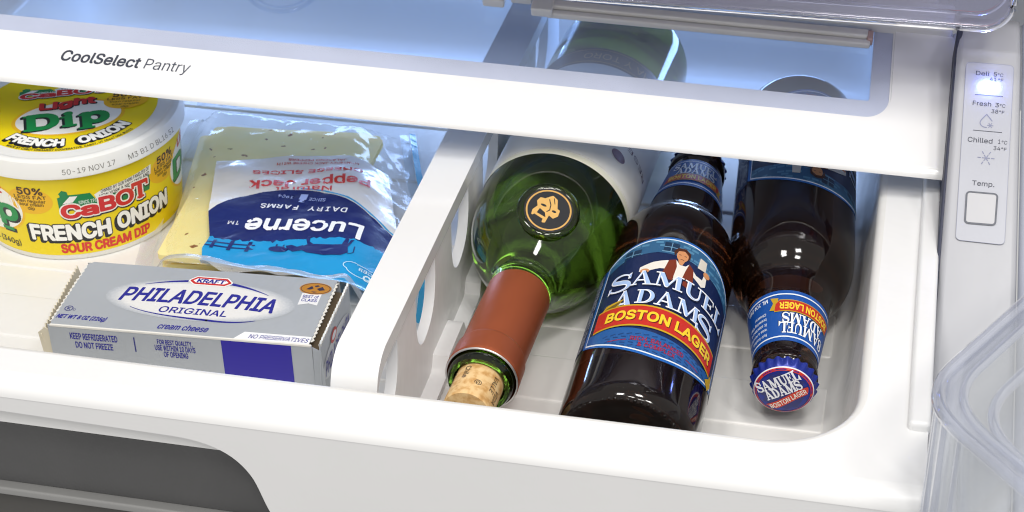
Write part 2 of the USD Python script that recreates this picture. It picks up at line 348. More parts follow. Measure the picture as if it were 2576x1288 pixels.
obj(K, 'front_lip', sweep_x(lipp, -.45, .2262), GLOSSWHITE, 50)
obj(K, 'side_lip', rbox(.2238, .2264, .002, .0895, -.0070, -.0004, .0012), GLOSSWHITE, 40)
br = Polygon(rrect(-.46, .1955, .0325, .0915, [.0115, .002, .002, .002], 12)).difference(Polygon(rrect(-.47, .1857, .0433, .20, [.0012, .001, .001, .001], 4)))
obj(K, 'frosted_border', extrude(br, .0012, (0, 0, -.0030)), FROST, 30)
obj(K, 'glass_pane', extrude(sbox(-.45, .0425, .187, .14), .0004, (0, 0, -.0036)), PANE)
obj(K, 'hinge_bar', [rbox(.022, .184, .0757, .0790, -.0030, .0012, .001), rbox(.022, .1825, .0794, .0840, -.0030, .0030, .001)], plastic('bar_plastic', (.80, .79, .77), .4), 40)
obj(K, 'bar_tip', rbox(.1822, .1852, .0778, .0838, -.0028, .0026, .0008), plastic('bar_tip_plastic', (.55, .38, .36), .4), 40)
fs = plane_surf((0, 0, 0), (1, 0, 0), (0, 1, 0))
prt(K, 'bold_lettering', tx('CoolSelect', -217.7, 17.0, 6.3, 41.3, True, .16, .05), '#3b3f4a', fs, .00015)
prt(K, 'light_lettering', tx('Pantry', -173.6, 17.0, 6.3, 23.3, False, .14, -.02), '#4c505c', fs, .00015)

# ================================================================== refrigerator body in view
CO = np.array([.1831772, .17897259, .098]); th = math.radians(33); CW = np.array([0, math.cos(th), math.sin(th)]); CN = np.array([0, -math.sin(th), math.cos(th)])
F = thing('refrigerator', 'white refrigerator cabinet edge with a lit temperature control column', 'refrigerator', CO, np.stack([[1, 0, 0], CW, CN], 1))
def slope(v, n=0): return (v, n)
cp = [(-.34, -.006), (-.06, -.0002), (.0565, 0), (.0585, -.0004), (.074, -.006), (.082, -.012), (.10, -.05), (-.12, -.05)]
x0, x1 = -.0165, .0150
def column(xa, xb, dz, name, material, r=.003):
    ring = []
    for x, off in ((xa, -r), (xa + r * .3, -r * .3), (xa + r, 0), ((xa + xb) / 2, 0), (xb - r, 0), (xb - r * .3, -r * .3), (xb, -r), (xb, -.03)):
        ring.append(np.array([(x + (.0022 if x > 0 else .0004) * (-v / .05 if v < .07 else -1.4), v, n + dz + off) for v, n in cp[:7]]))
    t = loft([r_ for r_ in ring], False); 
    if t.face_normals[t.triangles_center[:, 2].argmax()][2] < 0: t.invert()
    obj(F, name, t, material, 35)
column(-.0165, .0150, 0, 'side_column', COLUMN)
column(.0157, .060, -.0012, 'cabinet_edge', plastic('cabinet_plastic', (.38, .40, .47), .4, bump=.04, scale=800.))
obj(F, 'gasket', rbox(-.0178, -.0150, -.20, .070, -.05, -.0034, .001), plastic('gap_shade_dark', (.045, .05, .08), .6), 40)  # dark strip whose colour stands in for shade in the drawer gap
cs = plane_surf((0, 0, 0), (1, 0, 0), (0, 1, 0))
pan = Polygon(np.array([(-12.4, 50), (9.3, 50), (11.0, -42.5), (-10.4, -42.3)])).buffer(-2.2).buffer(2.2, quad_segs=6)
P_ = prt(F, 'control_panel', pan, '#000000', cs, .0005, material=plastic('control_panel_film', (.43, .44, .485), .3))
prt(P_, 'panel_seam', pan.exterior.buffer(.09), '#8d91a6', cs, .00055)
INK2 = '#4a4d58'
for s_, x, y, h, w, fat in (('Deli', -7.6, 43.3, 2.2, 6.0, .02), ('5', .5, 43.3, 2.2, 1.5, .02), ('°C', 2.3, 43.3, 1.8, 2.5, 0), ('41', -1.1, 40.7, 1.9, 3.0, .02), ('°F', 2.6, 40.7, 1.6, 2.4, 0), ('Fresh', -7.9, 27.2, 2.3, 8.3, .02), ('3', 2.3, 27.1, 2.2, 1.6, .02), ('°C', 4.3, 27.1, 1.8, 2.5, 0), ('38', .8, 23.8, 1.9, 3.0, .02), ('°F', 4.2, 23.8, 1.6, 2.4, 0), ('Chilled', -8.8, 7.9, 2.4, 11.1, .02), ('1', 4.9, 8.1, 2.2, .9, .02), ('°C', 6.4, 8.1, 1.8, 2.5, 0), ('34', 3.0, 4.7, 1.9, 3.0, .02), ('°F', 6.4, 4.7, 1.6, 2.4, 0), ('Temp.', -5.2, -14.2, 2.4, 9.8, .02)):
    prt(P_, 'lettering', tx(s_, x, y, h, w, False, 0, fat), INK2, cs, .0007)
prt(P_, 'divider_line', [sbox(-7.3, 32.75, 5.4, 33.05)], INK2, cs, .0007); prt(P_, 'divider_line', [sbox(-6.8, 13.9, 6.2, 14.2)], INK2, cs, .0007)
drop = np.vstack([bez([(1.4, 19.6), (.4, 21), (-.6, 22.0), (-1.2, 22.9)], 8), bez([(-1.2, 22.9), (-2.6, 21), (-3.9, 19.6), (-3.9, 18.4)], 8)[1:], bez([(-3.9, 18.4), (-3.9, 16.9), (-2.6, 16.0), (-.9, 16.0)], 8)[1:]])
flake = lambda cx, cy, r, w: [stroke([(cx - r * math.cos(a), cy - r * math.sin(a)), (cx + r * math.cos(a), cy + r * math.sin(a))], w) for a in (0, PI / 3, 2 * PI / 3)]
prt(P_, 'drop_symbol', unary_union([LineString(drop).buffer(.22)] + flake(.7, 17.2, 1.4, .35)), '#82869f', cs, .0007)
star = unary_union(flake(0, .2, 3.8, .42)).difference(Point(0, .2).buffer(2.3).difference(Point(0, .2).buffer(1.75)))
prt(P_, 'snowflake_symbol', star, '#82869f', cs, .0007)
bt = Polygon(np.array([(-7.7, -17.5), (6.7, -17.4), (6.7, -33.8), (-7.4, -34.0)])).buffer(-2).buffer(2, quad_segs=6)
b_ = prt(F, 'temperature_button', bt, '#ffffff', cs, .0009, material=plastic('button_plastic', (.48, .48, .50), .35))
prt(b_, 'button_outline', bt.difference(bt.buffer(-.85)), '#5a5d66', cs, .0010)
lamp = mat('indicator_glow', {'e': ('emission', {'color': (.16, .24, 1.0), 'strength': 55.0})}, [], 'e.emission')
led = trimesh.creation.icosphere(3, 1.0); led.vertices = led.vertices * [.0046, .0027, .0024] + [-.0012, .0373, .0006]
obj(F, 'indicator_light', led, lamp, True)

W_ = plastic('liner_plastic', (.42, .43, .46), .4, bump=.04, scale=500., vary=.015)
def world_box(name, x0, x1, y0, y1, z0, z1, m_, r=.004):
    t = rbox(x0, x1, y0, y1, z0, z1, r); t.vertices = (t.vertices - CO) @ np.stack([[1, 0, 0], CW, CN], 1); obj(F, name, t, m_, 40)
world_box('back_liner', -.52, .26, .60, .61, -.10, .75, W_)  # unseen cavity walls, added to block room light from behind
world_box('side_liner', -.53, -.52, .10, .60, -.10, .75, W_)
world_box('right_liner', .262, .272, .20, .60, .02, .75, W_)
world_box('upper_shelf', -.515, .26, .24, .598, .330, .338, plastic('added_shelf_dark', (.14, .145, .16), .3))  # unseen plate added overhead, dark to dim the bottle reflections
# trim and clips above the cover
S = thing('shelf_trim', 'grey translucent shelf rail with hanging clips above the glass cover', 'shelf rail', FO, np.stack([FU, FW, FN], 1))
obj(S, 'rail', [rbox(-.20, .2235, .0862, .0925, -.003, .004, .0012), rbox(-.20, .2235, .0918, .100, .000, .0085, .0015), rbox(-.20, .215, .0995, .125, .005, .0135, .0015)], TRIM, 40)
for u0, u1, va, n0 in ((-.0105, .0008, .0762, .001), (.0145, .0255, .0745, -.001)):
    obj(S, 'clip', rbox(u0, u1, va, .096, n0, n0 + .006, .0010), plastic('clip_plastic', (.78, .78, .77), .4), 40)
obj(S, 'clip_bridge', rbox(.0030, .0140, .0815, .094, -.001, .004, .001), plastic('clip_plastic', (.78, .78, .77), .4), 40)

# ================================================================== bottles lying in the right compartment
def rad_of(prof):
    p = np.array(prof); return lambda z: np.interp(z, p[:, 0], p[:, 1])
def dense(prof, n=4):
    """Smooths a (z, r) outline with a monotone curve where it bends gently."""
    from scipy.interpolate import PchipInterpolator
    p = np.array(prof); z = np.unique(np.concatenate([np.linspace(a, b, n + 1) for a, b in zip(p[:-1, 0], p[1:, 0]) if b > a])); return np.column_stack([z, PchipInterpolator(p[:, 0], p[:, 1])(z)])
def frame_of(ax, roll):
    """Columns: local x (towards the front label), y, z (towards the neck)."""
    z = np.array(ax, float); z /= np.linalg.norm(z); up = np.array([0, 0, 1.0]); up -= z * (up @ z); up /= np.linalg.norm(up); side = np.cross(z, up)
    x = math.cos(roll) * up + math.sin(roll) * side; return np.stack([x, np.cross(z, x), z], 1)
BEER = [(.0005, .0262), (.002, .0283), (.005, .0299), (.009, .0305), (.020, .0306), (.112, .0306), (.126, .0306), (.137, .0304), (.146, .0295), (.153, .0278), (.159, .0250), (.1635, .0220), (.168, .0203), (.174, .0195), (.185, .0186), (.197, .0171), (.208, .0156), (.2185, .0143), (.2215, .0141), (.2225, .0149), (.2265, .0150), (.2275, .0139)]
BP = dense(BEER); brad = rad_of(BP)
def dfig(shape_pts): return Polygon(shape_pts)
def beer(name, label, loc, ax, roll, k=1., ml=0.):
    B = thing(name, label, 'beer bottle', loc, frame_of(ax, roll) * [1, 1, k], 'lager bottles lying side by side')
    g = [(0.0030, 0.), (.0030, .017), (.0005, .0225)] + [tuple(x) for x in BP] + [(.2290, .0128), (.2290, 0.)]
    obj(B, 'glass', revolve(g, 96), glass('amber_glass', (.042, .0125, .0040), .07, 1.5, bump=.10, bscale=45., bdist=.0006, trans=.92), 50)
    kn = [trimesh.creation.icosphere(1, .0009) for k in range(60)]
    for k, q in enumerate(kn): q.vertices = q.vertices * [1, 1, .8] + [.0268 * math.cos(k * PI / 30), .0268 * math.sin(k * PI / 30), .0012]
    obj(B, 'knurled_ring', kn, glass('amber_glass', (.042, .0125, .0040)), True, kind='stuff')
    sf0 = turn_surf(brad); sf = lambda p, h: sf0(p - [0, ml], h); C = (4., None); D_ = 1.87                                   # degrees of arc per millimetre on the body
    # main label
    u = np.linspace(-72, 72, 41); top = 121.5 - 15.5 * np.abs(u / 72) ** 2.2; bot = 30.0 + 14.0 * np.abs(u / 68) ** 1.7
    lab = Polygon(np.vstack([np.column_stack([u, bot]), np.column_stack([u, top])[::-1]]))
    L = prt(B, 'main_label', lab, '#1a5fae', sf, .00015, C, .32)
    iu = np.linspace(-67, 67, 41); it = 119.2 - 15.5 * np.abs(iu / 72) ** 2.2; ib = 32.4 + 14.0 * np.abs(iu / 68) ** 1.7
    inner = Polygon(np.vstack([np.column_stack([iu, ib]), np.column_stack([iu, it])[::-1]]))
    prt(L, 'white_border', Polygon(np.vstack([np.column_stack([iu * 1.015, ib - .8]), np.column_stack([iu * 1.015, it + .8])[::-1]])).difference(inner), '#e8eef4', sf, .00022, C, .32)
    prt(L, 'label_field', inner, '#13244f', sf, .00020, C, .32)
    sky = inner.intersection(Polygon([(-70, 60), (-70, 99), (-48, 105), (-20, 108), (10, 107), (40, 104), (70, 99), (70, 130), (-70, 130)]))
    sky = inner.intersection(sky)
    prt(L, 'brick_backdrop', sky, '#2f5f86', sf, .00026, C, .4)
    bricks = []
    for r_ in range(8):
        for c_ in range(-9, 9):
            if RNG.random() < .55: bricks.append(sbox(c_ * 8 + 4 * (r_ % 2), 101 + 2.4 * r_, c_ * 8 + 4 * (r_ % 2) + 6.6, 102.7 + 2.4 * r_))
    prt(L, 'brick_marks', unary_union(bricks).intersection(sky), '#4f83a6', sf, .00030, C, .4)
    win = lambda x0, y0, w, h: sbox(x0, y0, x0 + w, y0 + h)
    wins = unary_union([win(-16, 109.5, 13, 7.2).intersection(sky), win(-50, 103.5, 15, 7.5).intersection(sky)])
    prt(L, 'window_marks', wins, '#16324f', sf, .00034, C, .4)
    prt(L, 'window_bars', unary_union([sbox(-9.9, 109.5, -9.2, 116.7), sbox(-16, 112.7, -3, 113.2), sbox(-43, 103.5, -42.2, 111), sbox(-50, 107, -35, 107.5), sbox(-17, 108.8, -2, 109.5), sbox(-51, 102.8, -34, 103.5)]).intersection(sky), '#6f9cbb', sf, .00038, C, .4)
    low = inner.intersection(Polygon([(-70, 30), (70, 30), (70, 52), (40, 45), (0, 46.5), (-35, 49.5), (-70, 52)]))
    prt(L, 'cobble_field', low, '#1f5a9c', sf, .00026, C, .4)
    cob = [affinity.rotate(sbox(x, y, x + 4.4, y + .8), 8 if k % 2 else -8) for k, (x, y) in enumerate([(x + 3 * (int(y * 2) % 2), y) for x in range(-48, 48, 7) for y in np.arange(33.5, 46, 2.1)])]
    prt(L, 'cobble_marks', unary_union(cob).intersection(low), '#123c74', sf, .00030, C, .4)
    # figure raising a mug
    P = dfig
    sl = [P([(-8, 96), (0, 98.5), (1, 93), (-4, 89)]), P([(-32, 95.5), (-22, 99.5), (-10, 102.3), (-6, 101.5), (-7, 95.5), (-15, 95), (-27, 91.5), (-32, 92)]), P([(11, 99), (15, 96.5), (24, 93.5), (28, 95.5), (27.5, 101.5), (24, 102.5), (23.5, 98.8), (17, 99), (12, 102)]), P([(-3, 104), (1, 101), (6, 101.5), (9, 104.5), (8, 98), (5, 89), (-2, 88.5), (-1.5, 98)])]
    prt(L, 'figure_shirt', unary_union(sl), '#e9e3d8', sf, .00036, C, .4)
    prt(L, 'figure_vest', [P([(-9, 102.5), (-3.2, 104.2), (-1.2, 99), (-2.4, 87.5), (-13.5, 88), (-11, 95)]), P([(8.8, 104.4), (13.5, 101.5), (15.5, 93), (12, 86), (4.6, 87.5), (6.8, 98)])], '#7a3018', sf, .00040, C, .4)
    prt(L, 'figure_skin', [affinity.scale(Point(1.5, 108.3).buffer(1, 12), 5.2, 4.6), P([(-1.5, 104.5), (4.5, 104.5), (3, 101.2), (0, 101.2)]), affinity.scale(Point(-27, 92.3).buffer(1), 4, 1.8), affinity.scale(Point(26.8, 104).buffer(1), 3.6, 2.1)], '#cf8f5f', sf, .00044, C, .4)
    prt(L, 'figure_hair', [P([(-5.2, 106.8), (-6.8, 110.2), (-3.6, 113.6), (3, 114.4), (8.2, 112), (8.6, 108), (6.9, 106), (6.6, 110), (2.5, 112.2), (-2.8, 111.3), (-4.1, 108.8)]), sbox(-1.8, 108.4, .2, 108.8), sbox(3, 108.4, 5, 108.8), sbox(.2, 105.2, 3.4, 105.6)], '#4a2411', sf, .00048, C, .4)
    prt(L, 'figure_mug', P([(16.6, 105), (17.4, 113.4), (24.6, 113.0), (25, 105.6)]), '#d7d0c2', sf, .00048, C, .4)
    # lettering
    bend = lambda k: (lambda p: np.column_stack([p[:, 0], p[:, 1] + k * (p[:, 0] / 60) ** 2]))
    sa = unary_union([serif('S', -57, 78.6, 13.8, 21), serif('AMUEL', -37, 81.4, 10.6, 97)])
    ad = unary_union([serif('A', -50, 62.6, 14.6, 23), serif('DAM', -28, 67.0, 10.4, 57), serif('S', 27, 63.4, 13.6, 20)])
    both = unary_union([sa, ad])
    prt(L, 'brand_shadow', affinity.translate(both.buffer(.45), .9, -.6), '#0b1736', sf, .00046, C)
    prt(L, 'brand_lettering', both.buffer(.12), '#f1f3f7', sf, .00052, C)
    prt(L, 'brand_accents', affinity.translate(both.buffer(-.42), .55, 0), '#a8c4ee', sf, .00056, C)
    bu = np.linspace(-61, 58, 30); mid = 57.2 - 2.2 * (1 - ((bu + 2) / 60) ** 2) * 0 - .045 * (bu + 2) * .6
    band = lambda d: Polygon(np.vstack([np.column_stack([bu, mid - d]), np.column_stack([bu, mid + d])[::-1]]))
    prt(L, 'banner_edge', [band(8.0), P([(-61, 63), (-54, 69.5), (-38, 71), (-42, 66.5), (-52, 64)]), P([(58, 47), (52, 43), (60, 40), (66, 46), (62, 52)])], '#c8a11a', sf, .00058, C)
    prt(L, 'banner_fold', [P([(-55, 67), (-39, 70), (-44, 66)])], '#6d5a1c', sf, .00060, C)
    prt(L, 'banner', band(6.9), '#c32a1c', sf, .00062, C)
    bl = warp(tx('BOSTON LAGER', -50, 0, 6.4, 102, True, .06, .22), lambda p: np.column_stack([p[:, 0], p[:, 1] + np.interp(p[:, 0], bu, mid) - 3.2]), 2.)
    prt(L, 'banner_shadow', affinity.translate(bl, .8, -.5), '#5d130c', sf, .00066, C)
    prt(L, 'banner_lettering', bl, '#f2cf2a', sf, .00070, C)
    rc = unary_union([tx('RICH, BALANCED', -23, 39.6, 2.8, 46, True), tx('& COMPLEX', -16, 35.8, 2.8, 32, True), sbox(-42, 39.8, -26, 40.3), sbox(26, 39.8, 41, 40.3)])
    prt(L, 'motto_lettering', rc, '#a5182a', sf, .00036, C)
    # side panels of fine print
    for x0, x1 in ((72, 96), (-96, -72)):
        sp = prt(B, 'side_panel', sbox(x0 + .4, 47, x1, 108), '#1b2d52', sf, .00014, C)
        prt(sp, 'fine_print', unary_union([sbox(x0 + 2 + .8 * i + (k % 3) * .4, 49 + 2.1 * k, x0 + 2.5 + .8 * i + (k % 3) * .4 + RNG.random(), 50.1 + 2.1 * k) for k in range(27) for i in range(0, 24, 2) if RNG.random() < .8]), '#c4ccd6', sf, .0002, C)
    # neck label
    N = prt(B, 'neck_label', sbox(-112, 184, 150, 216.5), '#174f9e', sf0, .00015, C, .32); C2 = (5., 4.)
    prt(N, 'neck_line', sbox(-112, 186.2, 150, 187.0), '#e4e9ee', sf0, .00024, C2); prt(N, 'neck_line', sbox(-112, 213.6, 150, 214.4), '#e4e9ee', sf0, .00024, C2)
    o = -8
    na = unary_union([serif('SAMUEL', o - 45, 205.0, 6.6, 88), serif('ADAMS', o - 36, 198.8, 6.4, 74)])
    prt(N, 'neck_brand_shadow', affinity.translate(na.buffer(.25), 1.2, -.35), '#0b1e46', sf0, .00024, C2)
    prt(N, 'neck_brand', na.buffer(.1), '#eef1f5', sf0, .00030, C2)
    nb = Polygon([(o - 52, 190.9), (o + 42, 190.9), (o + 48, 193.0), (o + 50, 197.6), (o - 48, 197.6)])
    prt(N, 'neck_banner_edge', unary_union([nb.buffer(.5), Polygon([(o + 44, 189.4), (o + 56, 188.6), (o + 52, 192.4), (o + 58, 196.4), (o + 48, 197.4)])]), '#c09a1e', sf0, .00034, C2)
    prt(N, 'neck_banner', nb, '#b92a1c', sf0, .00038, C2)
    prt(N, 'neck_banner_lettering', tx('BOSTON LAGER', o - 44, 192.4, 3.9, 86, True, 0, .12), '#f0cf33', sf0, .00042, C2)
    st = [('Cheers!', 205.0), ('brewing that', 202.6), ('it started a', 200.2), ('was a revolution', 197.8), ('full-bodied', 195.0)]
    prt(N, 'story_lettering', unary_union([tx(t_, 56, 215.4 - (221 - y), 1.7, 3.2 * len(t_), True) for t_, y in [(a, 221 - 3.3 * (k + 1.6)) for k, (a, _) in enumerate(reversed(st))]]), '#d8dde6', sf0, .00026, C2)
    prt(N, 'deposit_lettering', tx('ML 10¢ DEP', 52, 188.4, 2.4, 42, True), '#e8ecf2', sf0, .00026, C2)
    # crown cap: a fluted skirt and a domed top
    na_ = 168; an = np.arange(na_) * 2 * PI / na_; rings = []
    for z, r, amp in ((.2290, .0149, .0007), (.2300, .0147, .00055), (.2312, .0144, .0004), (.2324, .01395, .0002), (.2336, .01345, 0), (.2347, .0124, 0), (.2353, .0104, 0), (.2356, .006, 0), (.2357, .0008, 0)):
        rr = r + amp * np.cos(21 * an); rings.append(np.column_stack([rr * np.cos(an), rr * np.sin(an), np.full(na_, z)]))
    cp_ = obj(B, 'crown_cap', loft(rings, True, False, True), plastic('cap_blue_lacquer', lin('#1d2f8e'), .28, metal=.25), 40)
    crad = np.array([(.0, .2357), (.006, .2356), (.0104, .2353), (.0124, .2347), (.01345, .2336)])
    def cf(p, h):
        r = np.hypot(p[:, 0], p[:, 1]) * .001; return np.column_stack([p[:, 1] * .001, -p[:, 0] * .001, np.interp(r, crad[:, 0], crad[:, 1]) + h])
    R_ = lambda g: affinity.rotate(affinity.translate(g, 0, 1.7), 50, origin=(0, 0))
    disc = Point(0, 0).buffer(13.0, 24)
    prt(cp_, 'cap_face', disc, '#1a2269', cf, .00008, (3, 3), .3)
    prt(cp_, 'cap_ring', disc.difference(Point(0, 0).buffer(11.9, 24)), '#c2301f', cf, .00014, (3, 3), .3)
    prt(cp_, 'cap_white_ring', Point(0, 0).buffer(13.4, 24).difference(disc), '#e6e6ea', cf, .00014, (3, 3), .3)
    prt(cp_, 'cap_brand', R_(unary_union([serif('SAMUEL', -10.3, 2.0, 5.2, 20.5), serif('ADAMS', -8.6, -3.4, 5.2, 17.5)]).buffer(.12)), '#e9ebf2', cf, .0002, (3, 3), .3)
    cb = warp(sbox(-10.6, -8.4, 10.8, -4.4), lambda p: np.column_stack([p[:, 0], p[:, 1] + .9 * np.sin(p[:, 0] / 5)]))
    prt(cp_, 'cap_banner', R_(cb.intersection(Point(0, 0).buffer(11.7))), '#c9361f', cf, .0002, (3, 3), .3)
    prt(cp_, 'cap_banner_lettering', R_(warp(tx('BOSTON LAGER', -9.3, -7.7, 2.5, 18.6, True), lambda p: np.column_stack([p[:, 0], p[:, 1] + .9 * np.sin(p[:, 0] / 5)]))), '#ece6da', cf, .00026, (3, 3), .3)
    return B
beer('beer_bottle', 'brown beer bottle with its base towards the drawer front and its blue label upright', (.0424, .0210, .0306), (0, 1, 0), math.radians(16), 1.032, 3.0)
capB, bodyB = np.array([.1046, .0835, .0245]), np.array([.0977, .1968, .0318])
axb = (capB - bodyB) / np.linalg.norm(capB - bodyB)
beer('beer_bottle', 'brown beer bottle with its blue crown cap towards the drawer front', tuple(capB - axb * .2352 * .965), axb, math.radians(-20), .965, 11.)

# ------------------------------------------------------------------ wine bottle
WL = .318
WT = [(0, .0148), (.003, .0151), (.008, .0149), (.018, .0146), (.066, .0147), (.073, .0150), (.078, .0165), (.083, .0196), (.089, .0240), (.096, .0288), (.104, .0328), (.113, .0357), (.123, .0375), (.132, .0381), (.145, .0382), (.300, .0382), (.311, .0378), (.316, .0355), (.3179, .030)]
WP = dense(sorted((WL - t, r) for t, r in WT)); wrad = rad_of(WP)
axw = np.array([-.0335, -.9994, 0]); axw /= np.linalg.norm(axw)
lip = np.array([-.0254, .0460, .0382])
Wn = thing('wine_bottle', 'green wine bottle with a copper capsule and a cork pushed back in', 'wine bottle', tuple(lip - axw * WL), frame_of(axw, math.radians(-14)))
gp = [(.012, 0.), (.008, .012), (.002, .026)] + [tuple(x) for x in WP] + [(WL + .0015, .0140), (WL + .0012, .0118), (WL - .006, .0112), (WL - .006, 0)]
obj(Wn, 'glass', revolve(gp, 96), glass('green_glass', (.090, .140, .008), .06, 1.5, trans=.96, bump=.04, bscale=22., bdist=.0006), 50)
cap = [(WL - .0690, .0150), (WL - .068, .01525), (WL - .040, .0153), (WL - .0198, .01535), (WL - .0186, .0158), (WL - .0172, .01635), (WL - .006, .0167), (WL - .0044, .0168), (WL - .0034, .0163)]
copper = plastic('copper_foil', lin('#b05c38'), .40, metal=.55, bump=.06, scale=900., vary=.04)
c_ = obj(Wn, 'capsule', revolve(cap, 80), copper, 40)
obj(c_, 'foil_edge', revolve([(WL - .0036, .01655), (WL - .0030, .0166), (WL - .0029, .0159)], 80), plastic('foil_edge_metal', (.7, .68, .66), .35, metal=.9), True)
cork_m = mat('cork', {'t': ('texture_coordinate', {}), 'n': ('noise_texture', {'scale': 260., 'detail': 6.}), 'v': ('voronoi_texture', {'scale': 190., 'randomness': 1.}), 'r': ('rgb_ramp', {'ramp': [(0., lin('#8a5a2c')), (.38, lin('#c99a5c')), (.55, lin('#e3bf88')), (1., lin('#ecd3a2'))]}),
    'vr': ('rgb_ramp', {'ramp': [(.0, (.35, .22, .12)), (.13, (1, 1, 1))]}), 'm': ('mix', {'mix_type': 'multiply', 'fac': .8}), 'b': ('bump', {'strength': .5, 'distance': .0006}), 'p': ('principled_bsdf', {'roughness': .8})},
    [('t.object', 'n.vector'), ('t.object', 'v.vector'), ('n.fac', 'r.fac'), ('v.distance', 'vr.fac'), ('r.color', 'm.color1'), ('vr.color', 'm.color2'), ('m.color', 'p.base_color'), ('n.fac', 'b.height'), ('b.normal', 'p.normal')], 'p.BSDF')
ck = obj(Wn, 'cork', revolve([(WL - .0058, 0), (WL - .0058, .0108), (WL + .0205, .0110), (WL + .0215, .0104), (WL + .0216, 0)], 56), cork_m, 40)
crk = turn_surf(lambda z: np.full(np.shape(z), .0110)); Z = WL * 1000
prt(ck, 'cork_print', [affinity.rotate(tx(a, x, y, 3.0 * .19 * 18, None, False), 0) if False else warp(tx(a, 0, 0, 2.6, None, False), lambda p, x=x, y=y: np.column_stack([x - p[:, 1] * 5.2, y + p[:, 0]])) for a, x, y in (('Chile', 40, Z + 2.5), ('VALLE', -34, Z + 3.0), ('Merlot', 78, Z + 3), ('@', 2, Z + 11.5), ('VIDA', -52, Z + 9))], '#3a2a1c', crk, .0001, (6, None))
wf = turn_surf(wrad)
tz = lambda t: Z - t
wl = prt(Wn, 'front_label', sbox(-128, tz(254), 128, tz(137.5)), '#e3e0d6', wf, .00018, (3, None), .55)
prt(wl, 'label_dots', [Point(x, tz(143)).buffer(.35, 2) for x in np.arange(-120, 120, 2.4)], '#b9a777', wf, .00024, (3, None))
prt(wl, 'label_margin', sbox(-128, tz(142), 128, tz(137.7)), '#d9d6bf', wf, .00021, (3, None))
flip = lambda g: g
prt(wl, 'label_lettering', [tx('RESERVA', -70, tz(178), 3.4, 60), tx('PRIVADA', -10, tz(168), 2.6, 40)], '#57303a', wf, .00024, (3, None))
prt(wl, 'label_seal', affinity.scale(Point(-33, tz(163)).buffer(1, 12), 7, 4.2), '#5a1630', wf, .00025, (3, None))
prt(wl, 'dark_band', sbox(-128, tz(254), 128, tz(236)), '#1c2440', wf, .00024, (3, None), .4)
prt(wl, 'band_lines', [sbox(-128, tz(252.4), 128, tz(251.8)), sbox(-128, tz(238.6), 128, tz(238.0))], '#a08a5c', wf, .0003, (3, None))
prt(wl, 'band_lettering', tx('CONCHA Y TORO', -66, tz(248), 6.0, 92), '#a8916a', wf, .0003, (3, None))
# raised medallion on the shoulder
sl_t = .0995; r0 = float(wrad(WL - sl_t)); dr = float(wrad(WL - sl_t + .002) - wrad(WL - sl_t - .002)) / .004
mn = np.array([1, 0, -dr]); mn /= np.linalg.norm(mn); mu = np.array([0, 1.0, 0]); mv = np.cross(mn, mu)
mo = np.array([r0 - .0009, 0, WL - sl_t])
ringp = [(0, .0152), (.0012, .0149), (.0022, .0140), (.0024, .0128), (.0016, .0118), (.0013, 0)]
md = revolve(ringp, 64); md.vertices = mo + md.vertices @ np.stack([mu, mv, mn])
M_ = obj(Wn, 'medallion', md, glass('green_glass', (.060, .125, .010)), 40)
ms = plane_surf(mo + mn * .0015, mu, mv)
prt(M_, 'medallion_face', Point(0, 0).buffer(11.9, 24), '#14161c', ms, .0001, rough=.25)
gold = dict(rough=.35, metal=.6)
prt(M_, 'gold_ring', Point(0, 0).buffer(10.9, 24).difference(Point(0, 0).buffer(10.1, 24)), '#bf9655', ms, .0002, **gold)
em = Polygon([(-1.2, 8), (1.6, 6.8), (3.4, 2.4), (4.9, 2.0), (5.2, -1.2), (3.6, -3.2), (1.2, -2.4), (1.0, -6.8), (-.4, -7.4), (-.6, -5.4), (-5.4, -4.6), (-6.4, -6.2), (-7, -3), (-5.6, 0), (-7.0, 2.2), (-6.2, 4.6), (-4, 5)]).buffer(-.4).buffer(.5)
em = affinity.rotate(em, 180 - 6, origin=(0, 0)); em = em.difference(affinity.rotate(unary_union([affinity.scale(Point(-3.2, 1.4).buffer(1), 1.5, .6), affinity.scale(Point(2.6, .4).buffer(1), 1.1, .6), Polygon([(-4.6, -3.6), (-4.2, -.8), (-1, -2), (.2, -4.2)]), stroke([(-2, 5.5), (-.2, 3), (.4, .2), (-.6, -1.2)], .5), stroke([(-.2, 7), (1.4, 4.2)], .4)]), 174, origin=(0, 0)))
prt(M_, 'gold_emblem', em, '#c9a05c', ms, .0002, **gold)

# ================================================================== tub of dip
TC = (-.289, .2065, 0)
T = thing('dip_tub', 'round white tub with a yellow and green printed label, standing behind the cream cheese box', 'tub', TC, np.array([[0, 1, 0], [-1, 0, 0], [0, 0, 1]]))
tr = lambda z: np.interp(z, [0, .055], [.0532, .0578])
body = [(.0030, 0), (.0030, .047), (.0004, .0490), (0, .0505), (.0006, .0522)] + [(z, float(tr(z))) for z in np.linspace(.0018, .0555, 12)] + [(.0556, .0560)]
obj(T, 'cup', revolve(body, 128), plastic('tub_plastic', (.80, .79, .74), .35, sss=.1), 40)
tcs = turn_surf(tr); tcell = (3., None)
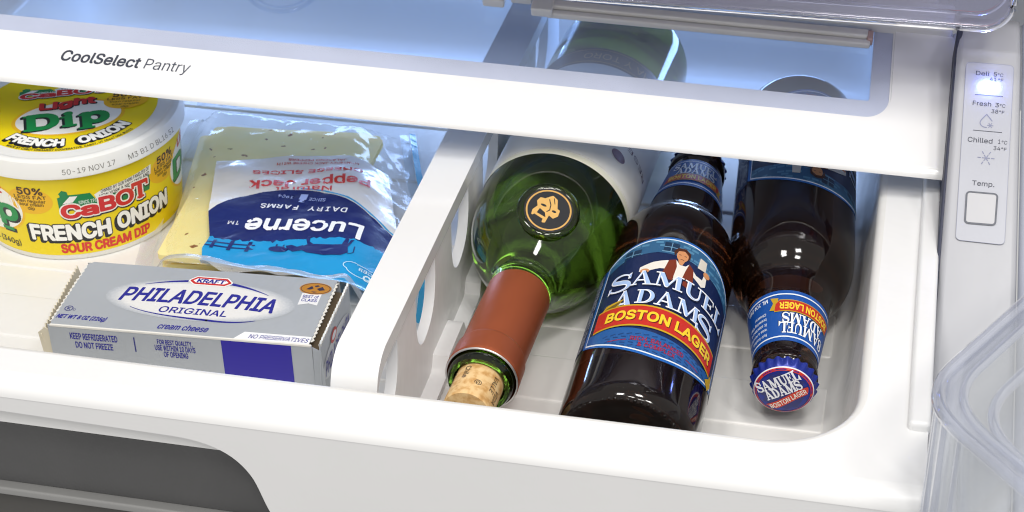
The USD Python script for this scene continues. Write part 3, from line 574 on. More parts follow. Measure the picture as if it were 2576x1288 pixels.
# u is degrees anticlockwise seen from above; local +x faces the drawer front
KZ = .925
wr = prt(T, 'printed_sleeve', sbox(-178, 4.4, 178, 52.6), '#efd505', tcs, .00012, (3., None), .3)
def tp(name, g, c, k): return prt(wr, name, g, c, tcs, .00012 + .00006 * k, tcell, .3)
ell = lambda x, y, a, b: affinity.translate(affinity.scale(Point(0, 0).buffer(1, 24), a, b), x, y)
def cabot(o, base, k, up=1., part=tp, rot=0.):
    """Red word on a white outline beneath a green barn, o = left end, 52 wide in face units."""
    w = 50 * up
    word = unary_union([tx('C', o, base, 7.5, 9.5, True, 0, .45), tx('a', o + 10, base + .6, 7.0, 9.0, True, 0, .4), tx('B', o + 20, base + 1.2, 8.2, 8.5, True, 0, .35), tx('O', o + 29.0, base + 1.6, 8.6, 10, True, 0, .35), tx('T', o + 38.6, base + 2.2, 9.8, 9.6, True, 0, .35), sbox(o + 41.2, base + 2.0, o + 45.8, base + 3.3), sbox(o + 38.2, base + 8.8, o + 39.8, base + 12.2), sbox(o + 47.3, base + 8.8, o + 48.9, base + 12.2)])
    word = warp(word, lambda p: np.column_stack([p[:, 0], p[:, 1] - .0009 * (p[:, 0] - o - 10) ** 2]))
    hill = Polygon([(o + 8, base + 6.5), (o + 16, base + 9), (o + 28, base + 10.5), (o + 37, base + 12.8), (o + 52, base + 13.5), (o + 50, base + 3), (o + 20, base + 4)])
    barn = Polygon([(o - 1, base + 4), (o - 1, base + 12.5), (o + .5, base + 13), (o + .5, base + 14.2), (o + .0, base + 15), (o + 2, base + 17), (o + 4.5, base + 16), (o + 4.8, base + 14), (o + 16, base + 13.6), (o + 18.5, base + 9), (o + 18.5, base + 7)])
    part('barn_emblem', unary_union([hill, barn]), '#12834a', k)
    part('barn_roof', Polygon([(o + 1.2, base + 8.6), (o + 5.5, base + 13), (o + 9.5, base + 12.8), (o + 6.6, base + 9.2)]), '#f1f0ea', k + 1)
    part('since_lettering', tx('SINCE 1919', o + 9.5, base + 7.6, 2.0, 10.5, True), '#d8e6dc', k + 1)
    part('owner_strip', Polygon([(o + 18, base + 12), (o + 22.5, base + 14.2), (o + 52, base + 17.6), (o + 51.5, base + 12.0), (o + 36, base + 10.9), (o + 19, base + 8.6)]), '#f3f1e8', k + 2)
    own = unary_union([tx('OWNED BY OUR FARM FAMILIES OF', o + 21.6, 0, 2.0, 29, True), tx('NEW YORK & NEW ENGLAND', o + 20.5, -2.9, 2.1, 30, True)])
    own = warp(own, lambda p: np.column_stack([p[:, 0], p[:, 1] + base + 12.0 + (p[:, 0] - o - 21) * .105]))
    part('owner_lettering', own, '#23262c', k + 3)
    part('brand_shadow', affinity.translate(word.buffer(.95), .35, -.75), '#23262c', k + 3)
    part('brand_outline', word.buffer(.75), '#f3f1e8', k + 4)
    part('brand_lettering', word, '#cf2b2c', k + 5)
def fat_words(part, g, k, f=.55):
    part('flavour_shadow', unary_union([affinity.translate(g.buffer(f), -dx, -dx * .9) for dx in (.0, .45, .9, 1.3)]), '#1d1d20', k)
    part('flavour_lettering', g, '#f7f6f0', k + 1)
cabot(16.5, 31.0 * KZ, 1)
fo = unary_union([tx('FRENCH', -3, 15.8 * KZ, 9.0, 43.5, True, 0, .42), tx('ONION', 45.0, 17.2 * KZ, 9.0, 35, True, 0, .42)])
fat_words(tp, fo, 1)
tp('kind_lettering', tx('SOUR CREAM DIP', 12.2, 6.2, 5.2, 52, True, 0, .25), '#d5362a', 2)
for o in (0, 79):
    tp('claim_circle', ell(o + .5, 42.2 * KZ, 12.5, 8.2), '#efb91a', 1)
    tp('claim_lettering', unary_union([tx('50%', o - 5.5, 46.7 * KZ, 4.0, 14, True, 0, .12), tx('LESS FAT', o - 8, 43.6 * KZ, 2.1, 18, True), tx('than regular', o - 7.8, 41.2 * KZ, 1.9, 17, False, 0, .06), tx('sour cream', o - 5.8, 38.8 * KZ, 1.9, 13.5, False, 0, .06), tx('dip', o - 1.5, 36.2 * KZ, 1.9, 4, False, 0, .06)]), '#4a3410', 2)
for o in (-29, 109):
    tp('dip_oval_edge', ell(o, 34 * KZ, 25, 16.5), '#f0bd1c', .5); tp('dip_oval', ell(o, 34 * KZ, 23.5, 15.2), '#f3f2ea', 1)
    dip = unary_union([tx('D', o - 20, 26.5 * KZ, 12.5, 17.5, True, 0, .4), tx('i', o + .6, 26 * KZ, 12, 4, True, 0, .4), tx('p', o + 7, 26.5 * KZ, 12.5, 13, True, 0, .4), sbox(o - 21, 26 * KZ, o - 15, 28 * KZ), sbox(o + 7, 18.5 * KZ, o + 15, 20.8 * KZ)])
    tp('dip_shadow', affinity.translate(dip.buffer(.25), 1.3, -.8), '#1d2024', 2); tp('dip_lettering', dip, '#149048', 3)
    tp('light_lettering', tx('Light', o - 12, 44.5 * KZ, 4.6, 25, True, .1, .2), '#cf2b2c', 3)
tp('weight_lettering', tx('NET WT 12 OZ (340g)', -62, 8.2, 3.4, 50, False, 0, .1), '#26241c', 2)
lid = [(.0541, .0578), (.0541, .0603), (.0546, .0609), (.0562, .0609), (.0615, .0596), (.0632, .0590), (.0641, .0576), (.0642, .0558), (.0636, .0548), (.0634, .0540), (.0634, 0)]
LD = obj(T, 'lid', revolve(lid, 128), plastic('lid_plastic', (.79, .785, .75), .33), 35)
sk = turn_surf(lambda z: np.interp(z, [.0546, .0562, .0615], [.0609, .0609, .0596]))
for s_, a_, w_ in (('50-19 NOV 17', 21, 26), ('M3 B1 D BL16 52', 54, 33)):
    prt(LD, 'date_lettering', tx(s_, a_, 56.9, 2.7, w_, False, 0, -.02), '#6a675f', sk, .0001, (3., None))
ls_a = math.radians(27)                                                                        # the lid is turned a little on its cup
ls = lambda p, h: np.column_stack([.001 * (-(p[:, 0] * math.sin(ls_a) + p[:, 1] * math.cos(ls_a))), .001 * (p[:, 0] * math.cos(ls_a) - p[:, 1] * math.sin(ls_a)), np.full(len(p), .0634) + h])
art = prt(LD, 'lid_print', Point(0, 0).buffer(47.6, 40), '#efd505', ls, .00008, (12, 12), .3)
def lp(name, g, c, k): return prt(art, name, g, c, ls, .00008 + .00006 * k, rough=.3)
def lp2(name, g, c, k): return lp(name, affinity.translate(affinity.rotate(affinity.scale(g, .97, .72, origin=(0, 0)), -6, origin=(0, 0)), 0, 0), c, k)
cabot(-26.5, 18.0, 1, 1., lp2)
lp('dip_oval_edge', ell(0, -11.5, 29.5, 19.5), '#f0bd1c', 1); lp('dip_oval', ell(0, -11.5, 27.5, 17.8), '#f3f2ea', 2)
dip = unary_union([tx('D', -21, -21.0, 16, 15.5, True, 0, .7), tx('i', -1.6, -21.5, 14.5, 3.4, True, 0, .7), tx('p', 7.6, -20.5, 14.5, 13, True, 0, .8), sbox(-23.4, -21.7, -17, -19.6), sbox(-23.4, -6.6, -17, -4.5), sbox(-3.6, -22.2, 4.0, -20.2), sbox(-4.0, -12.4, -.4, -10.6), sbox(5.2, -12.4, 8.6, -10.6), sbox(5.0, -27.0, 13.2, -24.9)])
lp('dip_shadow', unary_union([affinity.translate(dip.buffer(.2), -d, -d * .8) for d in (.3, .8, 1.3)]), '#1d2024', 3); lp('dip_lettering', dip, '#149048', 4)
lg = warp(unary_union([tx('Light', -14.5, .6, 6.8, 29, True, .08, .45)]), lambda p: np.column_stack([p[:, 0], p[:, 1] + .8 * np.sin(p[:, 0] / 5)]))
lp('light_shadow', affinity.translate(lg.buffer(.2), .6, -.7), '#1d2024', 5); lp('light_lettering', lg, '#cf2b2c', 6)
lp('claim_circle', ell(31, -1, 12, 9.4), '#efb91a', 5)
lp('claim_lettering', affinity.rotate(unary_union([tx('50%', 23.6, 3.1, 4.4, 13.5, True, 0, .15), tx('LESS FAT', 20.8, -.3, 2.2, 18.5, True), tx('than regular', 22.2, -3.4, 2, 16.5), tx('sour cream', 23.6, -6.4, 2, 14), tx('dip', 28.5, -9.4, 2, 4)]), -8, origin=(31, -1)), '#4a3410', 6)
fo = unary_union([arc_text('FRENCH', 0, -1.0, 41.0, -52, -5.5, 6.6, True, .42), arc_text('ONION', 0, -1.0, 41.0, 6, 49, 6.6, True, .42)])
fat_words(lp, fo, 3, .6)
lp('maker_lettering', arc_text('MADE BY CABOT CREAMERY COOPERATIVE, CABOT, VT 05647 USA ©2013', 0, 0, 47.0, -44, 43, 1.7, True), '#3a382c', 4)

# ================================================================== cream cheese box
bu_ = np.array([.1296, .0076, 0]); bu_ /= np.linalg.norm(bu_); bv_ = np.cross([0, 0, 1.0], bu_)
X = thing('cream_cheese_box', 'silver cream cheese carton with torn open ends, against the drawer front', 'carton', (-.2362, .0567, 0), np.stack([bu_, bv_, [0, 0, 1]], 1))
silver = plastic('silver_card', (.43, .455, .48), .36, metal=.18, bump=.05, scale=400., vary=.035); card = plastic('raw_card', (.66, .60, .46), .7, vary=.05); inner_c = plastic('card_inside', (.40, .33, .22), .8, vary=.08)
BW, BD, BH = .1298, .0532, .034
def zig(x, y0, y1, n, amp, seed):
    r = np.random.default_rng(seed); y = np.linspace(y0, y1, n); return [(x + (amp if k % 2 else -amp) * r.uniform(.5, 1.2), yy) for k, yy in enumerate(y)]
topo = Polygon([(.0015, -.0001)] + [(.1262, -.0001)] + zig(.1262, .003, BD - .002, 30, .00032, 1) + [(.1268, BD), (.0035, BD)] + zig(.0012, .003, BD - .002, 30, .00036, 2)[::-1])
obj(X, 'top_panel', extrude(topo, .0005, (0, 0, BH - .0005)), silver)
obj(X, 'torn_edge', [extrude(Polygon(zig(.1262, .003, BD - .002, 30, .00032, 1) + zig(.1272, .003, BD - .002, 34, .0005, 4)[::-1]).buffer(0), .0003, (0, 0, BH - .0008)), extrude(Polygon(zig(.0012, .003, BD - .002, 30, .00036, 2) + zig(.0001, .003, BD - .002, 34, .0005, 5)[::-1]).buffer(0), .0003, (0, 0, BH - .0008))], plastic('torn_card', (.74, .72, .66), .8), kind='stuff')
obj(X, 'front_panel', rbox(0, .1275, -.0004, .0002, .001, BH - .0002, .0002), silver)
obj(X, 'front_crease', rbox(.001, .1272, -.0006, .0004, BH - .0012, BH + .0001, .0003), plastic('torn_card', (.74, .72, .66), .8))
obj(X, 'back_panel', rbox(0, .1275, BD - .0004, BD, .001, BH - .0006, .0002), silver)
obj(X, 'bottom_panel', rbox(0, .1275, 0, BD, .0005, .001, .0002), card)
obj(X, 'wrapped_block', rbox(.004, .1215, .002, BD - .002, .0015, BH - .0025, .003), inner_c, 40)
# right end flap, its top edge torn, and the folded corner in front
ef = Polygon([(-.001, .001), (BD, .001)] + [(y, BH - .0002 + z * .8) for z, y in [(a - .0, b) for a, b in zig(0, BD - .001, .001, 40, .0008, 3)]])
obj(X, 'end_flap', extrude(ef, .0006, (.1296, 0, 0), (.02, 1, 0), (0.03, 0, 1)), silver)
obj(X, 'end_flap_edge', [extrude(Polygon([(y, BH - .0002 + z * .8) for z, y in zig(0, BD - .001, .001, 40, .0008, 3)] + [(y, BH - .0016 + z * .8) for z, y in zig(0, BD - .001, .001, 40, .0008, 3)][::-1]).buffer(0), .0009, (.1294, 0, 0), (.02, 1, 0), (.03, 0, 1))], plastic('torn_card', (.74, .72, .66), .8))
obj(X, 'corner_fold', extrude(Polygon([(.0, .0), (.0055, .0), (.0042, BH - .004), (.0005, BH - .001)]), .0005, (.1272, -.0003, 0), (.95, .35, 0), (0, 0, 1)), silver)
obj(X, 'end_shadow_liner', rbox(.1225, .1290, .001, BD - .001, .002, BH - .006, .0008), plastic('card_gap_shade', (.13, .095, .055), .85, vary=.1))  # brown filler block, the open end's shade put into its colour
lf = Polygon([(BD - .001, .002), (.0015, .002)] + [(y, z + BH - .002 - (BD - y) * .08) for z, y in zig(0, .001, BD - .001, 40, .0008, 6)])
obj(X, 'open_flap', extrude(lf, .0006, (.0005, 0, 0), (0.0, 1, 0), (-.20, 0, .98)), card)
Lf = obj(X, 'open_flap_tip', extrude(Polygon([(0, 0), (.007, .002), (.0085, .017), (.004, .021), (0, .02)]), .0005, (.0015, -.0002, .010), (-.95, .25, 0), (0, 0, 1)), card)
bt_ = plane_surf((0, 0, BH), (1, 0, 0), (0, 1, 0)); bf_ = plane_surf((0, -.00042, BH), (1, 0, 0), (0, 0, 1)); NV = '#26268c'
prt(X, 'white_glow', [], '#ffffff', bt_, .0001) if False else None
gl = mat('glow_print', {'t': ('texture_coordinate', {}), 'mp': ('mapping', {'location': (-.0655, -.0275, -.034), 'mapping_type': 'point'}), 'sc': ('vector_math', {'math_type': 'multiply', 'vector2': (1 / .049, 1 / .0175, 0)}), 'ln': ('vector_math', {'math_type': 'length'}), 'n': ('noise_texture', {'scale': 900.}), 'ad': ('math', {'math_type': 'multiply_add', 'value2': .10}), 'r': ('rgb_ramp', {'ramp': [(.0, (.80, .79, .76)), (.80, (.78, .77, .74)), (.93, (.54, .56, .58)), (1.0, (.43, .455, .48))]}), 'p': ('principled_bsdf', {'roughness': .42, 'metallic': .08})},
    [('t.object', 'mp.vector'), ('mp.vector', 'sc.vector1'), ('sc.vector', 'ln.vector1'), ('n.fac', 'ad.value1'), ('ln.value', 'ad.value3'), ('ad.value', 'r.fac'), ('r.color', 'p.base_color')], 'p.BSDF')
TP = X + '/top_panel'; FPN = X + '/front_panel'
prt(TP, 'white_oval', affinity.translate(affinity.scale(Point(0, 0).buffer(1, 32), 46.5, 16.6), 65.5, 27.5), '#ffffff', bt_, .00008, material=gl)
ph = warp(tx('PHILADELPHIA', 0, 0, 10.6, 76, True, .17, .12), lambda p: np.column_stack([p[:, 0] + 26.4, p[:, 1] + 23.8 - .0011 * (p[:, 0] - 30) ** 2 + .6]))
prt(TP, 'brand_lettering', ph, NV, bt_, .00016)
prt(TP, 'variety_lettering', warp(tx('ORIGINAL', 0, 0, 4.6, 33.5, True, .12, -.02), lambda p: np.column_stack([p[:, 0] + 48.2, p[:, 1] + 16.1])), NV, bt_, .00016)
prt(TP, 'upper_arc', vary_stroke(bez([(35, 37.6), (44, 41.2), (55, 42.8)]), np.linspace(.3, 1.6, 14)), NV, bt_, .00016)
prt(TP, 'upper_arc', vary_stroke(bez([(76, 43.0), (87, 41.0), (97, 35.8)]), np.linspace(2.0, .3, 14)), NV, bt_, .00016)
prt(TP, 'lower_arc', [vary_stroke(bez([(33.9, 18.6), (44, 13.2), (64, 12.8), (74, 12.2)], 14), np.linspace(.3, 1.5, 14)), vary_stroke(bez([(73, 12.3), (84, 11.4), (91, 12.4), (96.5, 14.9)], 14), np.linspace(1.5, .3, 14))], NV, bt_, .00016)
oc = Polygon([(55.5, 43.5), (58.5, 40.8), (73.5, 40.8), (76.6, 43.5), (73.5, 46.8), (58.5, 46.8)]).buffer(-.8).buffer(.8)
prt(TP, 'badge_rim', oc.buffer(.7), '#efeeea', bt_, .00018); prt(TP, 'badge', oc, '#c8281f', bt_, .00022); prt(TP, 'badge_field', oc.buffer(-1.25), '#f4f3ef', bt_, .00026)
prt(TP, 'badge_lettering', tx('KRAFT', 59.3, 42.3, 2.9, 13.6, True, .1, .12), NV, bt_, .0003)
prt(TP, 'product_lettering', tx('cream cheese', 52.3, 3.1, 4.3, 24, False, .2, .1), NV, bt_, .00012)
prt(TP, 'weight_lettering', tx('NET WT 8 OZ (226g)', 2.2, 5.2, 3.0, 24, False, .2, .12), NV, bt_, .00012)
prt(TP, 'mark_symbol', unary_union([Point(5.6, 13.2).buffer(2.1).difference(Point(5.6, 13.2).buffer(1.7)), tx('K', 4.8, 12.1, 2.2, 1.7, True), tx('D', 8.0, 11.8, 1.5, 1.2)]), '#31337a', bt_, .00012)
prt(TP, 'medal', affinity.scale(Point(117.8, 44.6).buffer(1, 24), 7.8, 4.9), '#c98a2e', bt_, .00012, metal=.3)
prt(TP, 'medal_marks', unary_union([affinity.scale(Point(117.8, 44.6).buffer(1, 24), 7.2, 4.4).difference(affinity.scale(Point(117.8, 44.6).buffer(1, 24), 6.9, 4.1)), Polygon([(113.4, 43.6), (115.6, 46.6), (116.8, 44.6), (115.2, 43.4)]), Polygon([(116.8, 46.9), (118.5, 47.6), (119.4, 46.6), (117.4, 45.8)]), Polygon([(118.4, 44.4), (120.8, 46.4), (122.6, 43.8), (120, 43)]), Polygon([(116, 42), (119.4, 42), (117.8, 41.2)])]), '#2c2740', bt_, .00018)
prt(TP, 'award_ribbon', Polygon([(112.4, 40.2), (121.9, 40.9), (121.9, 31.0), (117.6, 32.2), (112.6, 30.4)]), '#e6e6e6', bt_, .0001)
prt(TP, 'award_lettering', unary_union([tx('BEST of', 113.4, 36.6, 2.2, 7.6, True), tx('CLASS', 113.4, 33.6, 2.2, 7.6, True)]), NV, bt_, .00016)
prt(TP, 'claim_bar', Polygon([(90, -.2), (126, -.2), (126, 5.9), (94, 5.9)]), '#f2f2f2', bt_, .00009)
prt(TP, 'claim_lettering', tx('NO PRESERVATIVES', 96.8, 1.3, 3.0, 28.2, True, .18, -.03), NV, bt_, .00014)
for t_, x, y, h, w in (('KEEP REFRIGERATED', 10.4, -7.3, 3.4, 23.2), ('DO NOT FREEZE', 12.4, -12.2, 3.3, 18.4), ('FOR BEST QUALITY,', 53.1, -6.2, 2.5, 17), ('USE WITHIN 10 DAYS', 51.6, -9.8, 2.9, 19.6), ('OF OPENING', 55.5, -13.4, 2.9, 11.8)):
    prt(FPN, 'care_lettering', tx(t_, x, y, h, w, True, 0, .02), NV, bf_, .0001)
prt(FPN, 'care_line', sbox(41.6, -12, 42.2, -3.6), '#31337a', bf_, .0001)
prt(FPN, 'blue_block', sbox(84.2, -24, 117.6, -1.1), '#2a1f9a', bf_, .0001, rough=.3)
es = plane_surf((.1303, 0, 0), (.02, 1, 0), (.03, 0, 1)); EF = X + '/end_flap'
prt(EF, 'end_badge', affinity.scale(Point(22, 24.5).buffer(1, 16), 5.0, 3.4), '#c8281f', es, .0002); prt(EF, 'end_badge_field', affinity.scale(Point(22, 24.5).buffer(1, 16), 3.4, 1.9), '#e8e8ea', es, .0003)
prt(EF, 'end_glow', affinity.scale(Point(26, 15).buffer(1, 16), 24, 9), '#c9cbce', es, .0001); prt(EF, 'end_lettering', tx('PHILADELPHIA', 6, 11.5, 7.5, 42, True, .15), NV, es, .0003)

# ================================================================== bag of cheese slices
BO = np.array([-.17, .20, 0])
Bg = thing('cheese_bag', 'clear zip bag of pepper cheese slices with an upside-down navy and sky blue label', 'cheese bag', BO)
Lc = np.array([(-.2225, .1225), (-.2300, .138), (-.2370, .160), (-.2450, .195), (-.2560, .250), (-.2640, .3080)]); Rc = np.array([(-.0775, .1225), (-.0765, .1329), (-.083, .165), (-.097, .2266), (-.1115, .262), (-.1290, .3110)])
def along(c, t):
    k = np.linspace(0, 1, len(c)); return np.column_stack([np.interp(t, k, c[:, 0]), np.interp(t, k, c[:, 1])])
sst = lambda x: np.clip(x, 0, 1) ** 2 * (3 - 2 * np.clip(x, 0, 1))
def hb(x, y):
    """Height of the bag's upper film: a plateau over the slices, creases, and the front edge riding up on the carton."""
    t = np.clip((y - .1225) / .187, 0, 1); xl = np.interp(y, Lc[:, 1], Lc[:, 0]); xr = np.interp(y, Rc[:, 1], Rc[:, 0])
    d = np.minimum(np.minimum(x - xl, (xr - x) * .55), (.310 - y) * 1.1)
    z = .0022 + .0185 * sst(d / .024)
    P = np.column_stack([x * 34 + y * 9, y * 52 - x * 6, 0 * x]); q = np.column_stack([x * 110 + y * 60, y * 120, 0 * x + 5])
    n = meshkit.fbm(P, 3, 3); cr = np.abs(meshkit.noise(q, 9) - .5)
    z += (n - .5) * .0032 * sst(d / .012) - np.maximum(0, .045 - cr) * .016 * sst(d / .01)
    up = sst((.136 - y) / .016) * sst((x + .228) / .02) * sst((-.1 - x) / .012)
    fr = .0352 + .0012 * np.sin(x * 160) + .0015 * np.sin(x * 61 + 1)
    return z * (1 - up) + fr * up
sheet_ = lambda p, h: np.column_stack([p[:, 0] * .001 - BO[0], p[:, 1] * .001 - BO[1], hb(p[:, 0] * .001, p[:, 1] * .001) + h])
cheese = mat('pepper_cheese', {'t': ('texture_coordinate', {}), 'nd': ('noise_texture', {'scale': 140., 'detail': 2.}), 'va': ('vector_math', {'math_type': 'multiply_add', 'vector2': (.012, .012, .012)}), 'v': ('voronoi_texture', {'dimensions': '2D', 'scale': 95., 'randomness': 1.}), 'sp': ('rgb_ramp', {'ramp': [(.0, (.14, .06, .03)), (.09, (.40, .20, .08)), (.115, (1, 1, 1))]}), 'w': ('white_noise_texture', {}), 'g': ('math', {'math_type': 'greater_than', 'value2': .7}),
    'n': ('noise_texture', {'scale': 30., 'detail': 4.}), 'r': ('rgb_ramp', {'ramp': [(.3, (.95, .74, .27)), (.7, (.97, .81, .37))]}), 'm': ('mix', {'mix_type': 'multiply'}), 'b': ('bump', {'strength': .3, 'distance': .0008}), 'p': ('principled_bsdf', {'roughness': .5, 'subsurface_weight': .15, 'subsurface_scale': .004})},
    [('t.object', 'nd.vector'), ('nd.color', 'va.vector1'), ('t.object', 'va.vector3'), ('va.vector', 'v.vector'), ('t.object', 'n.vector'), ('v.distance', 'sp.fac'), ('v.color', 'w.vector'), ('w.value', 'g.value1'), ('g.value', 'm.fac'), ('n.fac', 'r.fac'), ('r.color', 'm.color1'), ('sp.color', 'm.color2'), ('m.color', 'p.base_color'), ('n.fac', 'b.height'), ('b.normal', 'p.normal')], 'p.BSDF')
base_q = np.array([(-.2450, .2920), (-.1520, .3010), (-.1380, .1650), (-.2230, .1580)])
for k, (dx, dy, a) in enumerate(((-.0035, -.002, 3.), (.0005, .0005, 0.), (.006, -.006, -2.2), (.0075, -.0135, -4.5))):
    q = Polygon(base_q).buffer(-.003).buffer(.003, quad_segs=3); q = affinity.translate(affinity.rotate(q, a), dx - BO[0], dy - BO[1])
    obj(Bg, 'cheese_slice', extrude(q, .0033, (0, 0, .0022 + .0036 * k)), cheese)
gp = lambda *pts: Polygon([(1000 * x, 1000 * y) for x, y in pts])
film = dict(cell=(3.5, 3.5), rough=.22, smooth=True)
shiny = lambda c, nm: mat(nm, {'t': ('texture_coordinate', {}), 'n': ('noise_texture', {'scale': 55., 'detail': 3., 'distortion': 1.2}), 'b': ('bump', {'strength': .22, 'distance': .0016}), 'p': ('principled_bsdf', {'base_color': lin(c), 'roughness': .26, 'coat_weight': .6, 'coat_roughness': .08})}, [('t.object', 'n.vector'), ('n.fac', 'b.height'), ('b.normal', 'p.normal'), ('b.normal', 'p.coat_normal')], 'p.BSDF')
crest = bez([(-.2055, .1830), (-.1985, .2045), (-.178, .2125), (-.158, .2130)], 10); crest = np.vstack([crest, bez([(-.158, .2130), (-.135, .2128), (-.122, .1975), (-.1055, .1925)], 10)[1:]])
grass_x = np.linspace(-.1055, -.197, 60); grass_y = np.interp(grass_x, [-.197, -.185, -.17, -.15, -.125, -.1055], [.1620, .1600, .1610, .1665, .1725, .1745]) + .0009 * RNG.uniform(-1, 1, 60)
white = gp(*([(-.2200, .2340), (-.200, .2415), (-.165, .2510), (-.150, .2545), (-.1273, .2520), (-.1160, .221), (-.1050, .1925)] + [tuple(p) for p in crest[::-1]]))
navy = gp(*([tuple(p) for p in crest] + list(zip(grass_x, grass_y))))
cyan = gp(*(list(zip(grass_x, grass_y)) + [(-.1965, .150), (-.1890, .1290), (-.150, .1310), (-.1065, .1330), (-.1030, .150)]))
pw = prt(Bg, 'label_white', white, '#ece9e2', sheet_, .0012, material=shiny('#efece6', 'film_white'), **film)
pn = prt(Bg, 'label_navy', navy, '#1f2a66', sheet_, .0012, material=shiny('#1c2768', 'film_navy'), **film)
pc = prt(Bg, 'label_sky', cyan, '#2f9fd8', sheet_, .0012, material=shiny('#1f9ad6', 'film_sky'), **film)
prt(pn, 'crest_line', vary_stroke(np.vstack([crest[8:] + [0, .0012]]) * 1000, np.full(len(crest) - 8, 1.3)), '#3f9fd0', sheet_, .0014, (3.5, 3.5))
def up_art(g, ox, oy, ang): return affinity.translate(affinity.rotate(g, 180 + ang, origin=(0, 0)), ox, oy)
cz = (3.5, 3.5)
prt(pn, 'brand_lettering', up_art(tx('Lucerne', 0, 0, 13.0, 61, False, 0, .45), -121.8, 187.0, 6.5), '#f2f3f6', sheet_, .0015, cz)
prt(pn, 'mark_lettering', up_art(tx('TM', 0, 0, 3, 6), -186, 177.5, 6), '#e4e6ee', sheet_, .0015, cz)
prt(pn, 'farm_lettering', up_art(unary_union([tx(c, k * 4.35, 0, 4.0, None, False, 0, .12, 'm') for k, c in enumerate('DAIRY FARMS') if c != ' ']), -135.5, 199.0, 4), '#e8eaf1', sheet_, .0015, cz)
prt(pn, 'since_lettering', up_art(tx('SINCE', 0, 0, 2.7, 9, True), -148, 206.2, 3), '#9aa9dc', sheet_, .0015, cz)
prt(pn, 'year_lettering', up_art(tx('1904', 0, 0, 2.9, 8.5, True), -165.8, 206.2, 0), '#9aa9dc', sheet_, .0015, cz)
prt(pn, 'bottle_mark', up_art(unary_union([sbox(0, 0, 4, 5.2), sbox(.9, 5, 3.1, 7), sbox(.5, 6.6, 3.5, 7.6)]), -158.6, 208.6, 3), '#9fb0e6', sheet_, .0015, cz)
RED = '#d8392a'
prt(pw, 'variety_lettering', up_art(tx('Pepper Jack', 0, 0, 8.0, 65, True, 0, .1), -131.8, 233.5, 15), RED, sheet_, .0015, cz)
prt(pw, 'slices_lettering', up_art(tx('CHEESE SLICES', 0, 0, 3.5, 60, True, 0, .05), -138.5, 242.5, 14), RED, sheet_, .0015, cz)
prt(pw, 'small_lettering', up_art(unary_union([tx('MONTEREY JACK CHEESE WITH', 0, 0, 1.9, 45, True), tx('JALAPENO PEPPERS', 7, -3.4, 1.9, 32, True)]), -142.5, 248.0, 12), '#c8503f', sheet_, .0015, cz)
prt(pw, 'natural_lettering', up_art(tx('Natural', 0, 0, 5.0, 30, False, 0, .1), -149.0, 219.6, 13).difference(navy.buffer(.3)), RED, sheet_, .0015, cz)
# farm silhouettes standing on the printed grass, upside down like the label
cow = unary_union([Polygon([(0, 0), (1, 4), (2, 8), (1, 13), (4, 16), (14, 16.4), (22, 15), (26, 12), (25.5, 9), (23, 7.5), (24.5, 3), (24, 0), (22.6, 0), (22.3, 5), (20, 7), (10, 7), (5.5, 6), (4.5, 0), (2.6, 0), (2.6, 5), (1.6, 1)]), Polygon([(25, 13), (29.5, 14), (33, 11), (34, 8.8), (31, 8), (28, 9.6), (25, 8)]), stroke([(1, 14), (-1.5, 12), (-1.2, 6)], .6)])
prt(pc, 'cow_mark', up_art(cow, -122, 172.0, 6), '#1c2768', sheet_, .0015, cz)
fence = unary_union([sbox(0, 0, 2, 9), sbox(9.5, 0, 11.6, 9), sbox(19, 0, 20.8, 8)] + [stroke([(-2, y), (10, y + .6), (24, y - .4)], 1.0) for y in (2.6, 6)])
prt(pc, 'fence_mark', up_art(fence, -172.5, 159.5, 2).intersection(cyan.buffer(6)), '#1c2768', sheet_, .0015, cz)
prt(pc, 'bush_mark', up_art(unary_union([ell(0, 2.4, 5, 2.6), sbox(-2.4, -2, -1.6, 2), sbox(1.2, -2, 2, 2)]), -158, 158.5, 4), '#1c2768', sheet_, .0015, cz)
cl = unary_union([ell(-4, 0, 7, 4.2), ell(4, 1, 8, 4.6), ell(9, -1, 5, 3.4)]); prt(pc, 'count_cloud', up_art(cl.difference(cl.buffer(-.5)), -107, 149, 6).intersection(cyan.buffer(-.4)), '#bfe3f4', sheet_, .0015, cz)
prt(pc, 'count_lettering', up_art(unary_union([tx('10', -4, 1.6, 4.0, 8, True), tx('SLICES', -6, -2.0, 2.2, 13, True)]), -106, 148.5, 6).intersection(cyan.buffer(-.4)), '#d8eef8', sheet_, .0015, cz)
# the clear film itself, a sheet over slices and label
ns, nt = 96, 110; tt = np.linspace(0, 1, nt); L_, R__ = along(Lc, tt), along(Rc, tt); sw = np.linspace(0, 1, ns)
G = L_[:, None] * (1 - sw)[None, :, None] + R__[:, None] * sw[None, :, None]; G[:, :, 1] += (.004 * np.sin(sw * 9 + 1) + .002 * np.sin(sw * 31))[None, :] * ((1 - tt) ** 6)[:, None]
gz = hb(G[..., 0].ravel(), G[..., 1].ravel()).reshape(nt, ns) + .0008
edge = np.minimum(np.minimum(sw, 1 - sw)[None, :] * 14, np.minimum(tt, 1 - tt)[:, None] * 16)
gz = gz + .0009 * (meshkit.noise(np.column_stack([G[..., 0].ravel() * 120, G[..., 1].ravel() * 70, np.zeros(ns * nt)]), 21).reshape(nt, ns) - 1.0) * 1.5 * np.clip(1.4 - edge * .3, .35, 1.3)
fv = np.dstack([G, gz]).reshape(-1, 3) - BO; i_, j_ = np.meshgrid(np.arange(nt - 1), np.arange(ns - 1), indexing='ij'); q_ = np.stack([i_ * ns + j_, i_ * ns + j_ + 1, (i_ + 1) * ns + j_ + 1, (i_ + 1) * ns + j_], -1).reshape(-1, 4)
